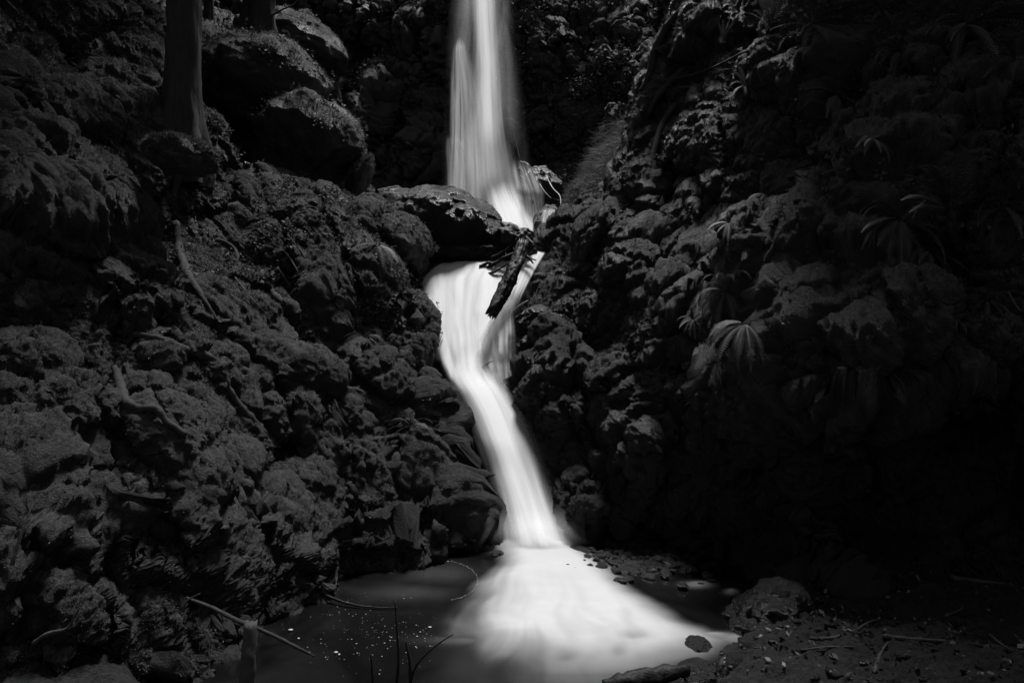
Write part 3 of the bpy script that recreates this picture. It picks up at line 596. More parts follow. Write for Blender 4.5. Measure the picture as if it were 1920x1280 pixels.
for i, (pts, r) in enumerate([([(930, 145, 15.2), (945, 190, 15.1), (958, 232, 15), (968, 268, 14.9), (975, 300, 14.7)], .007), ([(975, 303, 13.2), (990, 308, 13.1), (1000, 325, 13.0), (1006, 342, 12.9)], .012),
                              ([(975, 330, 13.0), (985, 338, 12.9), (990, 360, 12.9)], .008), ([(1024, 330, 13), (1036, 352, 12.7), (1050, 368, 12.4), (1052, 392, 12.1), (1060, 400, 12.0)], .011), ([(1012, 345, 13), (1022, 360, 12.8), (1034, 372, 12.6)], .007),
                              ([(978, 345, 13), (996, 362, 12.9), (1002, 390, 12.8), (1004, 430, 12.7)], .009), ([(1060, 398, 11.9), (1058, 420, 11.7), (1048, 440, 11.6), (1036, 462, 11.5)], .018)]):
    tube('trickle', [P(*p) for p in pts], r, M_TRICKLE, uf, 6, rough=.3, seed=i)

cs = tag(empty('cascade', P(900, 600, 8.8)), 'white cascade widening over the lip, then a bent chute to the pool', 'waterfall')
fall_part('upper_sheet', [(486, 838, 966, 10.0), (491, 828, 976, 9.65), (503, 808, 986, 9.5), (522, 788, 984, 9.32), (560, 790, 978, 9.05), (600, 798, 962, 8.78), (640, 810, 958, 8.54), (680, 826, 944, 8.33), (712, 842, 934, 8.15), (745, 866, 950, 7.95)],
          cs, M_SILK, eL=.05, eR=.14, dens=1.0, bulge=.10, uvw=.35, wave=.05, seed=11, vf=(.01, .15))
fall_part('chute', [(650, 814, 922, 8.46), (690, 826, 938, 8.24), (712, 836, 952, 8.12), (740, 852, 974, 7.95), (780, 870, 994, 7.75), (830, 888, 1014, 7.52), (880, 905, 1032, 7.35), (930, 921, 1048, 7.15), (980, 931, 1068, 6.93), (1015, 934, 1086, 6.72), (1032, 930, 1098, 6.62)],
          cs, M_SILK, eL=.42, eR=.42, dens=1.0, bulge=.16, uvw=.25, seed=12, vf=(.25, .13))
fall_part('impact_mist', [(940, 900, 1085, 6.98), (970, 895, 1100, 6.85), (1000, 890, 1120, 6.72), (1024, 890, 1135, 6.62)], cs, M_MIST, eL=.5, eR=.5, dens=.3, bulge=.1, seed=21, vf=(.5, .5))
fall_part('chute_edge_spray', [(860, 898, 960, 7.6), (920, 914, 975, 7.35), (980, 920, 990, 7.1), (1020, 915, 1000, 6.9)], cs, M_VEIL, eL=.6, eR=.2, dens=.3, bulge=.1, uvw=.3, seed=14, vf=(.4, .2))
fall_part('right_stream', [(466, 984, 1028, 10.3), (474, 982, 1024, 9.8), (500, 966, 1008, 9.35), (530, 958, 992, 9.1), (555, 950, 980, 8.95), (585, 945, 968, 8.8)], cs, M_SILK, eL=.25, eR=.15, dens=.85, uvw=.3, bulge=.12, seed=15, vf=(.02, .4))
fall_part('rock_veil', [(560, 915, 962, 8.75), (590, 905, 964, 8.6), (620, 896, 968, 8.45), (660, 888, 970, 8.35), (690, 886, 968, 8.27), (712, 898, 968, 8.22), (730, 918, 970, 8.15)], cs, M_VEIL, eL=.25, eR=.2, dens=.58, uvw=.5, bulge=.16, seed=16, vf=(.25, .3), wave=.12)
fall_part('mid_veil', [(520, 935, 975, 9.0), (560, 930, 968, 8.75), (600, 905, 960, 8.5), (630, 890, 940, 8.4), (660, 885, 915, 8.3)], cs, M_VEIL, eL=.3, eR=.3, dens=.6, uvw=.5, bulge=.1, seed=17, vf=(.2, .3))
for i, pts in enumerate([[(960, 590, 8.6), (972, 575, 8.55), (990, 563, 8.5)], [(905, 690, 8.15), (915, 680, 8.1), (926, 676, 8.1)], [(958, 690, 8.1), (964, 705, 8.05), (962, 722, 8.0)]]):
    tube('trickle', [P(*p) for p in pts], .02, M_TRICKLE, cs, 6, rough=.3, seed=i)
fall_part('lip_flow', [(463.5, 984, 1036, 11.5), (465.5, 982, 1034, 10.4), (468, 982, 1030, 10.2)], cs, M_SILK, eL=.1, eR=.1, nv=12, dens=1, seed=18)

# ------------------------------------------------------------------ logs, roots and twigs
lg = tag(empty('log', P(955, 500, 9.0)), 'broken dark log hanging over the lip in front of the cascade', 'log')
tube('trunk', [P(978, 462, 9.0), P(966, 500, 8.78), P(947, 540, 8.6), P(926, 580, 8.42)], [.075, .088, .085, .075], M_WETWOOD, lg, 36, rough=.12, res=24, seed=3, capjag=.12, bark=.22)
tube('branch_stub', [P(925, 572, 8.42), P(929, 582, 8.4), P(932, 592, 8.4)], [.03, .02, .005], M_WETWOOD, lg, 7, rough=.3, seed=4)
tube('branch_stub', [P(938, 556, 8.5), P(946, 560, 8.48), P(950, 566, 8.48)], [.02, .014, .004], M_WETWOOD, lg, 7, rough=.3, seed=5)
tube('branch_stub', [P(951, 535, 8.5), P(953, 550, 8.5), P(952, 565, 8.5)], [.012, .01, .004], M_WETWOOD, lg, 6, rough=.3, seed=6)
tw = [[(905, 508, 9.3), (930, 492, 9.3), (955, 478, 9.3), (990, 462, 9.4)], [(912, 516, 9.2), (935, 505, 9.2), (960, 488, 9.2)], [(930, 470, 9.6), (965, 476, 9.4), (1005, 488, 9.3)], [(940, 440, 9.7), (955, 452, 9.5), (975, 470, 9.4)],
      [(950, 432, 9.8), (975, 440, 9.6), (992, 452, 9.5), (995, 470, 9.4)], [(920, 486, 9.4), (950, 468, 9.4), (975, 440, 9.5)], [(985, 445, 9.5), (1000, 460, 9.4), (990, 475, 9.4)], [(945, 462, 9.5), (985, 478, 9.3), (1000, 494, 9.2)],
      [(900, 500, 9.3), (915, 493, 9.3), (930, 497, 9.3)], [(955, 445, 9.6), (948, 470, 9.4), (952, 500, 9.2)]]
for i, p in enumerate(tw):
    tube('twig', [P(*q) for q in p], random.uniform(.012, .035), M_WETWOOD, None, 7, rough=.5, seed=i)
    tag(bpy.data.objects[-1] if False else COL.objects[-1], 'wet dark twigs tangled round the top of the broken log', 'twig', 'twigs jammed at the lip')
rock('stone', 'clump of dark wet debris around the top of the broken log', 'debris', 968, 455, 9.7, 30, 22, .8, 20, 91, M_WETWOOD, 5, knob=.5, rough=.5)

def drape(name, px, r, mater, label, cat, lift=None, group=None, seg=8, rough=.35, parent=None, seed=0):
    """a root or stick that lies along the rock, met by rays through the listed picture points"""
    pts = [hit(u, v)[0] for (u, v) in px]; pts = np.array(pts)
    n = [hit(u, v)[1] for (u, v) in px]
    pts = pts+np.array(n)*((lift if lift is not None else (r if not hasattr(r, '__len__') else max(r))*.6))
    # keep depth steady where a ray slips past an edge
    D = pts[:, 1].copy(); Dm = np.array([np.median(D[max(0, k-1):k+2]) for k in range(len(D))])
    pts = np.array([np.array([0, 0, CAM_Z])+(p-np.array([0, 0, CAM_Z]))*(m/d) for p, m, d in zip(pts, Dm, D)])
    o = tube(name, pts, r, mater, parent, seg, rough=rough, seed=seed)
    if label: tag(o, label, cat, group)
    return o
drape('root', [(330, 420), (338, 470), (352, 520), (375, 548), (392, 575), (402, 600)], [.04, .045, .04, .03, .02, .015], M_BARK, 'thick mossy root running down below the darkest tree trunk', 'root', seed=1)
drape('root', [(220, 628), (265, 630), (310, 640), (345, 655), (385, 668), (415, 695), (425, 725), (440, 755), (470, 790), (505, 820), (522, 838)], [.02, .025, .03, .035, .04, .03, .03, .035, .04, .035, .015], M_ROOT, 'long snaking root crossing the middle of the left cliff', 'root', seed=2)
drape('root', [(218, 690), (226, 720), (238, 758), (262, 768), (292, 768), (312, 790), (345, 815)], [.02, .035, .035, .03, .028, .025, .02], M_ROOT, 'elbow shaped mossy root on the lower left cliff', 'root', seed=3)
drape('root', [(497, 525), (508, 545), (524, 560), (536, 575)], [.015, .03, .04, .03], M_ROOT, 'short stout root bulging beside a crack on the left cliff', 'root', seed=4)
drape('root', [(350, 300), (352, 330), (362, 352), (380, 375), (400, 392)], [.02, .025, .03, .03, .015], M_ROOT, 'pale thin root on the lit slope right of the darkest trunk', 'root', seed=5)
drape('root', [(390, 450), (420, 455), (440, 475), (442, 500)], [.015, .025, .03, .02], M_ROOT, 'hooked root above the blocky outcrop on the left cliff', 'root', seed=6)
drape('root', [(470, 445), (500, 455), (530, 470), (560, 510), (572, 545)], .02, M_ROOT, 'slim root fanning down the lit slope', 'root', seed=7)
for i, px in enumerate([[(450, 460), (480, 490), (505, 530), (545, 550)], [(480, 430), (520, 460), (548, 490), (570, 530)], [(440, 520), (470, 560), (500, 590)], [(520, 500), (545, 540), (570, 590)], [(540, 440), (570, 480), (590, 520)]]):
    drape('root', px, .012, M_ROOT, ['fine root on the lit slope, starting beside the hooked root', 'fine root topmost and middle among the slope streaks', 'lowest fine root, just above the blocky outcrop', 'short steep fine root near the foot of the lit slope', 'rightmost fine root streaking down the lit slope'][i], 'root', group='fine roots on the left slope', seed=10+i)
drape('vine', [(1270, 150), (1310, 138), (1345, 130), (1385, 110), (1420, 88), (1432, 55)], .022, M_ROOT, 'long bare vine curving across the top of the right cliff', 'vine', lift=.06, seed=21)
drape('vine', [(1275, 165), (1310, 155), (1350, 140), (1375, 130)], .016, M_ROOT, 'shorter vine just below the long bare one on the right cliff', 'vine', lift=.04, seed=22)
drape('vine', [(1478, 160), (1490, 130), (1500, 100)], .012, M_ROOT, 'thin vine hanging down between ferns on the right cliff', 'vine', lift=.04, seed=23)
drape('twig', [(1872, 560), (1900, 572), (1912, 600), (1914, 660)], .010, M_TWIG, 'thin dry stalk drooping at the right edge', 'twig', lift=.1, seed=24)
drape('root', [(1280, 20), (1250, 55), (1232, 95), (1222, 140), (1204, 175)], [.04, .06, .06, .05, .03], M_ROOT, 'mossy root rimming the upper left edge of the right cliff', 'root', seed=25)
drape('root', [(1300, 110), (1262, 150), (1235, 180), (1215, 215)], [.03, .05, .05, .03], M_ROOT, 'second mossy root inside the rim of the right cliff', 'root', seed=26)
drape('root', [(1270, 200), (1245, 235), (1225, 290), (1212, 350)], [.03, .045, .045, .03], M_ROOT, 'mossy root dropping down the dark face behind the rim', 'root', seed=27)
# near sticks
def stick(label, px, r, z=None, mater=M_TWIG, name='twig', cat='twig', D=None, seg=7, rough=.3, group=None, seed=0, parent=None, jag=0):
    o = tube(name, [P(*p) for p in px], r, mater, parent, seg, rough=rough, seed=seed, capjag=jag)
    if label: tag(o, label, cat, group)
    return o
stick('short broken stake standing upright at the bottom left', [(470, 1172, 3.75), (467, 1215, 3.72), (464, 1262, 3.7), (460, 1340, 3.7)], [.036, .038, .040, .042], mater=plain('old_stake', .015, .05, .8, 14, (1, 1, .2), .004), name='stake', cat='stake', seg=16, rough=.15, jag=.03)
stick('long thin branch slanting behind the stake to the pool', [(350, 1120, 4.3), (400, 1140, 4.2), (450, 1165, 4.1), (500, 1185, 4.1), (560, 1215, 4.1), (590, 1230, 4.15)], [.008, .012, .014, .012, .010, .005], name='branch', cat='branch', mater=M_ROOT)
stick('curved dry twig with a fork at the lower left corner', [(62, 1205, 3.3), (90, 1187, 3.3), (125, 1178, 3.3), (140, 1155, 3.3), (150, 1138, 3.3)], .010)
stick('tall thin stem leaning at the left edge', [(22, 1060, 3.2), (40, 1000, 3.25), (55, 960, 3.3), (70, 935, 3.35)], .009, mater=M_ROOT)
stick('small arched twig left of the branch behind the stake', [(342, 1145, 4.0), (352, 1125, 4.0), (375, 1112, 4.0)], .008)
stick('dark bare stem rising from the bottom edge in front of the pool', [(742, 1300, 3.5), (747, 1240, 3.5), (745, 1190, 3.5), (740, 1125, 3.5)], .010, mater=M_WETWOOD, name='stem', cat='stem')
stick('slanting bare twig at the bottom pointing to the foam', [(765, 1290, 3.5), (782, 1245, 3.5), (815, 1212, 3.5), (850, 1188, 3.5)], .008, mater=M_WETWOOD)
stick('short bare stem beside the rising dark one', [(770, 1300, 3.5), (768, 1240, 3.5), (760, 1200, 3.5)], .012, mater=M_WETWOOD, name='stem', cat='stem')
stick('left hand bare stem at the bottom edge', [(700, 1310, 3.5), (698, 1260, 3.5), (695, 1225, 3.5)], .010, mater=M_WETWOOD, name='stem', cat='stem')
stick('thin half sunk branch lying on the pool by the left shore', [(610, 1115, 5.35), (650, 1130, 5.25), (700, 1138, 5.2), (745, 1138, 5.2)], .012, mater=M_WETWOOD, name='branch', cat='branch')
stick('dark wet log lying across the bottom edge under the foam', [(1130, 1284, 4.05), (1180, 1276, 4.05), (1250, 1262, 4.1), (1290, 1256, 4.15)], [.03, .045, .05, .03], mater=M_WETWOOD, name='log', cat='log', rough=.5, seg=14)
for i, (lb, px, r) in enumerate([
    ('thickest pale branch on the right bank, running to the right edge', [(1655, 1195, 4.3), (1700, 1200, 4.25), (1760, 1204, 4.15), (1840, 1212, 4.05), (1930, 1225, 4.0)], .016),
    ('bent branch prong dropping to the bottom edge on the right bank', [(1640, 1262, 4.1), (1650, 1230, 4.2), (1665, 1205, 4.3)], .014),
    ('wavy branch behind the pale one on the right bank', [(1520, 1200, 4.5), (1560, 1198, 4.5), (1600, 1185, 4.5), (1640, 1165, 4.55), (1690, 1168, 4.5)], .012),
    ('thin pale twig pointing up at the right bank', [(1770, 1158, 4.6), (1795, 1148, 4.6), (1804, 1142, 4.6), (1795, 1130, 4.6)], .008),
    ('low branch lying on the litter at the far right', [(1855, 1192, 4.2), (1885, 1215, 4.1), (1930, 1232, 4.0)], .010),
    ('forked twig standing behind the largest bank boulder', [(1560, 1175, 4.8), (1568, 1155, 4.8), (1562, 1140, 4.8)], .009),
    ('straight twig lying among the dead leaves', [(1500, 1222, 4.4), (1560, 1215, 4.35), (1640, 1216, 4.3)], .008),
    ('pale sunken trunk at the foot of the dark right recess', [(1780, 1085, 5.3), (1830, 1092, 5.2), (1900, 1098, 5.1)], .03)]):
    pts = []
    for (u, v, D) in px:
        h = hit(u, v)[0]; pts.append(h+np.array([0, 0, .01]))
    tag(tube('branch', pts, r, M_TWIG, None, 7, rough=.4, seed=80+i), lb, 'branch')

# ------------------------------------------------------------------ trees on the shoulder
def tree(label, base, lean, h, r0, seed, roots=5, bark=None):
    base = np.array(base); t = tag(empty('tree', base), label, 'tree')
    n, seg = 90, 48; rn = np.random.default_rng(seed)
    zz = np.linspace(-.45, h, n); th = np.linspace(0, 2*math.pi, seg, endpoint=False)
    ax = np.stack([lean[0]*zz, lean[1]*zz, zz], -1)
    fl = 1+.75*np.exp(-np.clip(zz, 0, 99)/.28)
    R = r0*(1-.5*zz/h)[:, None]*(1+(fl[:, None]-1)*(.6+.5*np.cos(th[None, :]*roots+seed)))
    pos = np.stack([np.cos(th)[None, :]*R, np.sin(th)[None, :]*R, 0*R], -1)+ax[:, None]
    q = pos*np.array([1, 1, .12]); d = 1-abs(perlin(q, 16, seed))*2
    k = 1+.10*d+.05*fbm(pos*np.array([1, 1, .4]), 9, 3, seed)
    pos[..., :2] = ax[:, None, :2]+(pos-ax[:, None])[..., :2]*k[..., None]
    V = pos.reshape(-1, 3); a = np.arange(n*seg).reshape(n, seg)
    f = np.stack([a[:-1], np.roll(a, -1, 1)[:-1], np.roll(a, -1, 1)[1:], a[1:]], -1).reshape(-1, 4)
    o = mesh_obj('trunk', V+base, f.astype(np.int32), bark or M_BARK, t)
    # crown of short needle sprays high above
    m = 2500; zc = rn.uniform(h*.6, h*1.05, m); rad = (1.05-zc/h)*h*.32+.3; an = rn.uniform(0, 6.283, m); rr = np.sqrt(rn.random(m))*rad
    c = np.stack([np.cos(an)*rr+lean[0]*zc, np.sin(an)*rr+lean[1]*zc, zc-rr*.25], -1)
    c = c[perlin(c, .9, seed) > -.15]; m = len(c)
    d1 = rn.normal(size=(m, 3)); d1 /= np.linalg.norm(d1, axis=1)[:, None]; d2 = np.cross(d1, rn.normal(size=(m, 3))); d2 /= np.linalg.norm(d2, axis=1)[:, None]
    Q = np.stack([c-d1*.16, c-d2*.05, c+d1*.16, c+d2*.05], 1).reshape(-1, 3)+base
    mesh_obj('crown', Q, np.arange(m*4, dtype=np.int32).reshape(-1, 4), M_LEAF, t, smooth=False)
    for k in range(4):
        zb = h*(.42+.13*k); an = rn.uniform(0, 6.28); b0 = base+np.array([lean[0]*zb, lean[1]*zb, zb]); e = np.array([math.cos(an), math.sin(an), .15])*h*.2
        tube('branch', [b0, b0+e*.5+np.array([0, 0, .1]), b0+e], [.05, .035, .01], M_BARK, t, 7, rough=.2, seed=k)
    return t
_b = hit(332, 268)[0]
T1 = tree('thick dark conifer trunk in front, rooted in the left slope', _b+np.array([0, .10, .0]), (.02, .03), 9, .155/6.5*float(_b[1]), 3)
for k_, px_ in enumerate([[(335, 262), (334, 310), (330, 360), (334, 410)], [(350, 255), (366, 290), (392, 325), (410, 360)], [(342, 262), (350, 320), (362, 372)]]):
    drape('root', px_, [.09, .06, .04, .02], M_BARK, None, None, parent=T1, seed=60+k_) if len(px_) == 4 else drape('root', px_, [.07, .05, .02], M_BARK, None, None, parent=T1, seed=60+k_)
tree('slim straight trunk standing between the two thick ones', P(392, 78, 13.0), (0, .0), 9, .085, 5, roots=3)
tree('thick pale trunk with flared foot standing on the big round boulder', P(482, 88, 11.8), (.06, .0), 10, .25, 7)
for i, px in enumerate([[(335, 0, 8.9), (345, 60, 8.8), (350, 110, 8.7)], [(300, 0, 8.9), (302, 20, 8.8), (306, 50, 8.8)]]): pass
tb = tube('branch', [P(508, 30, 11.6), P(530, 18, 11.6), P(552, 8, 11.6), P(562, -8, 11.6)], .02, M_BARK, None, 7, rough=.2); tag(tb, 'short bare bough jutting right from the pale trunk foot', 'branch')

# ------------------------------------------------------------------ ferns
def frond_mesh(L, W_, n, droop, rn, curl=0.0):
    """one sword fern frond along +X, bending down; returns verts and faces"""
    V, Fc = [], []
    s = np.linspace(0, 1, n); ang = .55-droop*s**1.2
    dx = np.cos(ang)*L/n; dz = np.sin(ang)*L/n
    x = np.cumsum(dx); z = np.cumsum(dz)
    w0 = .004*L/.4
    for k in range(n-1):                       # rachis
        b = len(V); V += [(x[k], -w0, z[k]), (x[k], w0, z[k]), (x[k+1], w0, z[k+1]), (x[k+1], -w0, z[k+1])]; Fc.append((b, b+1, b+2, b+3))
    for k in range(int(n*.12), n):
        prof = math.sin(min(1, (s[k]+.06)*1.5)*math.pi/2)*(1-s[k]**3.5)
        ln = W_*prof*rn.uniform(.85, 1.08)+.002
        wd = L/n*.30
        for sg in (-1, 1):
            b = len(V); tipx = x[k]+ln*.28; tz = z[k]-ln*rn.uniform(.05, .35)
            V += [(x[k]-wd, 0, z[k]), (x[k]+ln*.14-wd*.8, sg*ln*.5, z[k]-ln*.02), (tipx, sg*ln, tz), (x[k]+ln*.14+wd*.9, sg*ln*.5, z[k]-ln*.05), (x[k]+wd*.8, 0, z[k])]
            Fc.append((b, b+1, b+3, b+4)); Fc.append((b+1, b+2, b+3))
    return np.array(V), Fc
def fern(label, u, v, size, nf, arc=(0, 360), droop=(1.2, 2.4), seed=0, group=None, width=.09, root=None):
    p, n = hit(u, v) if root is None else (P(u, v, root), np.array([0, -1, .3]))
    D = p[1]; L = size*1.35/F*D; p = p+n*.02
    t = tag(empty('fern', p), label, 'fern', group); rn = random.Random(seed)
    nf = int(nf*1.6)
    for k in range(nf):
        a = math.radians(arc[0]+(arc[1]-arc[0])*(k+rn.uniform(.2, .8))/nf)
        # directions fan in the plane facing out of the rock: a=0 right, 90 up, 270 down
        dirn = np.array([math.cos(a), -.55*rn.uniform(.5, 1.3), math.sin(a)*.75]); dirn /= np.linalg.norm(dirn)
        V, Fc = frond_mesh(L*rn.uniform(.75, 1.1), L*width*rn.uniform(.85, 1.15), 26, rn.uniform(*droop)*(1 if dirn[2] > -.2 else .6), rn)
        X = np.array([dirn[0], dirn[1], 0]); hl = np.linalg.norm(X); X /= hl+1e-9; Z = np.array([0, 0, 1.]); Yv = np.cross(Z, X)
        pitch = math.atan2(dirn[2], hl)*.9-.15; cx, sx = math.cos(pitch), math.sin(pitch)
        tw_ = rn.uniform(-.5, .5); ct, st = math.cos(tw_), math.sin(tw_)
        y_ = V[:, 1]*ct; z0 = V[:, 2]+V[:, 1]*st
        xr = V[:, 0]*cx-z0*sx; zr = V[:, 0]*sx+z0*cx
        Wd = p+np.outer(xr, X)+np.outer(y_, Yv)+np.outer(zr, Z)
        mesh_obj('frond', Wd, Fc, M_FERN, t, smooth=False)
    return t
fern('fern with drooping fronds spread like a star, upper middle of the right cliff', 1570, 178, 90, 12, (0, 360), (.9, 1.8), 1)
fern('tall upright fern at the top of the right cliff left of centre', 1448, 62, 70, 9, (30, 150), (.5, 1.4), 2)
fern('bushy fern clump at the top edge beside the tall upright one', 1522, 50, 80, 12, (0, 360), (.8, 2.0), 3)
fern('large fern at the top right corner with arching fronds', 1805, 48, 110, 15, (0, 360), (.8, 2.0), 4)
fern('tiny fern with two upright fronds on a mossy knob of the right cliff', 1354, 78, 32, 3, (50, 130), (.2, .7), 5)
fern('largest fern on the right cliff with two tall pale fronds', 1775, 395, 120, 14, (-20, 200), (.6, 1.8), 6)
fern('fern hanging to the left of the largest one on the right cliff', 1685, 412, 95, 12, (140, 330), (1.2, 2.4), 7)
fern('umbrella shaped drooping fern in the middle of the right cliff', 1364, 548, 78, 16, (0, 360), (1.6, 2.8), 8)
fern('long fronded fern drooping straight down below the umbrella shaped one', 1400, 608, 92, 13, (180, 370), (1.4, 2.6), 9)
fern('small limp fern between mossy knobs left of the glossy leaves', 1440, 365, 46, 7, (200, 340), (1.0, 2.0), 10)
fern('small dim fern on the right cliff beside the knob cluster', 1368, 420, 44, 7, (200, 340), (1.0, 2.0), 11)
fern('faint fern at the far right below the dark recess', 1788, 600, 28, 8, (0, 360), (1.4, 2.4), 12)
fern('hanging fern on the ridge left of the cascade lip', 706, 462, 62, 9, (190, 330), (1.6, 2.6), 13, width=.12)
fern('small drooping fern on the mossy slope left of the cascade', 690, 632, 50, 7, (150, 390), (1.8, 2.8), 14, width=.14)
fern('fern sprawled near the upper left corner', 72, 108, 44, 6, (0, 180), (1.0, 2.0), 15)
fern('low fern on the left cliff above the pool', 770, 800, 44, 7, (0, 360), (1.2, 2.4), 16)
fern('dim fern against the back cliff left of the upper fall', 795, 15, 40, 10, (0, 360), (.8, 2.0), 17)
fern('fern at the right edge with fronds arching to the left', 1900, 120, 70, 9, (60, 240), (.8, 2.0), 18)
fern('thin fern on the top rim of the leafy left boulder', 600, 225, 26, 7, (0, 360), (1.2, 2.2), 19)
fern('fern drooping over the edge left of the large corner fern', 1690, 100, 60, 9, (150, 340), (1.2, 2.2), 21)
fern('short fern at the very top between the bushy clump and corner fern', 1655, 22, 50, 9, (0, 360), (1.0, 2.0), 22)
fern('ragged fern right of the tall pale fronds', 1880, 390, 85, 12, (0, 360), (1.0, 2.2), 23)
fern('fern hanging below the largest one on the right cliff', 1735, 470, 70, 9, (190, 350), (1.2, 2.2), 24)
fern('tattered fern tucked under the star shaped one', 1640, 262, 50, 8, (180, 360), (1.2, 2.2), 25)
fern('small fern left of the umbrella shaped one', 1300, 600, 36, 8, (150, 380), (1.4, 2.4), 26)
fern('small fern on the ridge under the curved vine', 1400, 160, 40, 8, (0, 360), (1.0, 2.2), 27)
fern('fern half lost in the shade above the far right ledge', 1850, 560, 48, 9, (0, 360), (1.0, 2.2), 28)
fern('little fern beside the drooping vine on the right cliff', 1560, 30, 50, 8, (0, 180), (.6, 1.6), 20)

# ------------------------------------------------------------------ moss, leaves, grass, litter (uncountable)
def leaf_cloud(centres, normals, n, size, seed, spread=.05, lift=.03, aspect=.45, droopz=.4):
    r = np.random.default_rng(seed); i = r.integers(0, len(centres), n)
    c = centres[i]+r.normal(0, spread, (n, 3))+normals[i]*lift*r.random((n, 1))*2
    d = r.normal(0, .6, (n, 3))+normals[i]*.5-np.array([0, 0, droopz]); d /= np.linalg.norm(d, axis=1)[:, None]
    s = np.cross(d, normals[i]+r.normal(0, .5, (n, 3))); s /= np.linalg.norm(s, axis=1)[:, None]
    L = r.uniform(.5, 1.2, (n, 1))*size
    v = np.stack([c, c+d*L*.5-s*L*aspect*.5, c+d*L, c+d*L*.5+s*L*aspect*.5], 1).reshape(-1, 3)
    return v, np.arange(n*4, dtype=np.int32).reshape(-1, 4)
def facing(g):
    n = gnormal(g); v = g-np.array([0, 0, CAM_Z]); s = np.sign((n*v).sum(-1, keepdims=True)); return -n*s
nL, nR, nB, nH, nS = [facing(x) for x in (gL, gR, gB, gH, gS)]
def stuff(name, parts, mater, smooth=False):
    vs, fs, o = [], [], 0
    for v, f in parts: vs.append(v); fs.append(f+o); o += len(v)
    return tag(mesh_obj(name, np.concatenate(vs), np.concatenate(fs), mater, smooth=smooth), kind='stuff')
visL = ((UL > -30) & (VL > -30) & (VL < 1300)).astype(float)*(1-.95*spL)
visR = ((UR < 1960) & (VR > -30) & (VR < 1200)).astype(float)*(1-.95*spR)
def rock_blades():
    out = []
    for o, c in ROCKS:
        me = o.data; k = len(me.vertices); a = np.empty(k*3, np.float32); me.vertices.foreach_get('co', a); nn = np.empty(k*3, np.float32); me.vertex_normals.foreach_get('vector', nn)
        a = a.reshape(-1, 3)+c; nn = nn.reshape(-1, 3); r = np.random.default_rng(k); n_b = int(min(16000, 2500+k*.1))
        w = np.clip(nn[:, 2]+.05, 0, 1)*np.clip(perlin(a, 5, 33)*1.5+.6, .05, 1); i = r.choice(k, n_b, p=w/w.sum())
        p = a[i]+r.normal(0, .006, (n_b, 3)); d = nn[i]+r.normal(0, .5, (n_b, 3))-np.array([0, 0, .2]); d /= np.linalg.norm(d, axis=1)[:, None]
        s_ = np.cross(d, r.normal(size=(n_b, 3))); s_ /= np.linalg.norm(s_, axis=1)[:, None]; L = r.uniform(.02, .05, (n_b, 1))
        out.append((np.stack([p-s_*.006, p+s_*.006, p+d*L], 1).reshape(-1, 3), np.arange(n_b*3, dtype=np.int32).reshape(-1, 3)))
    return out
stuff('moss', rock_blades()+[blades(gL, 330000, seed=1, vis=visL, width=.0032, length=(.008, .024)), blades(gR, 240000, width=.0032, length=(.008, .024), seed=2, vis=visR, zmin=.1), blades(gH, 20000, seed=3)], M_BLADE)
def pick(g, n, U, V, cond, seed, k):
    r = np.random.default_rng(seed); m = cond(U, V).ravel(); a = g.reshape(-1, 3)[m]; b = n.reshape(-1, 3)[m]
    if len(a) > k: i = r.choice(len(a), k, replace=False); a, b = a[i], b[i]
    return a, b
bt = []
a, b = pick(gB, nB, UB, VB, lambda U, V: (U > 950) & (V < 450) & (perlin(np.stack([U/60, V/45, 0*U], -1), 1, 3) > -.05), 1, 900)
bt.append(leaf_cloud(a, b, 15000, .13, 2, spread=.12, lift=.1))
a, b = pick(gB, nB, UB, VB, lambda U, V: (U > 560) & (U < 850) & (V < 260) & (perlin(np.stack([U/50, V/40, 0*U], -1), 1, 4) > .1), 3, 400)
bt.append(leaf_cloud(a, b, 5000, .12, 4, spread=.1, lift=.08))
stuff('undergrowth', bt, M_LEAF)
lt = []
a, b = pick(gL, nL, UL, VL, lambda U, V: (U > 600) & (V > 425) & (V < 640) & (U-600 > (V-430)*.2) & (perlin(np.stack([U/40, V/40, 0*U], -1), 1, 9) > .0), 5, 500)
lt.append(leaf_cloud(a, b, 5200, .045, 6, spread=.03, lift=.025, aspect=.7))
a, b = pick(gL, nL, UL, VL, lambda U, V: (U > 360) & (U < 640) & (V > 230) & (V < 520) & (perlin(np.stack([U/40, V/40, 0*U], -1), 1, 8) > .0), 5, 500)
lt.append(leaf_cloud(a, b, 5000, .05, 7, spread=.03, lift=.02, aspect=.6))
a, b = pick(gR, nR, UR, VR, lambda U, V: (V < 520) & (U > 1220) & (perlin(np.stack([U/50, V/50, 0*U], -1), 1, 12) > .15), 6, 500)
lt.append(leaf_cloud(a, b, 4500, .05, 8, spread=.04, lift=.03, aspect=.6))
for q, nn_ in ((B2p, 500), (B1p, 500)):
    i = np.random.default_rng(3).choice(len(q), 300); c = q[i]; nm = c-q.mean(0); nm /= np.linalg.norm(nm, axis=1)[:, None]; k2 = (nm[:, 1] < .2) & (nm[:, 2] > 0)
    lt.append(leaf_cloud(c[k2], nm[k2], nn_, .07, 9, spread=.05, lift=.02, aspect=.6))
stuff('leafy_ground_cover', lt, M_LEAF)
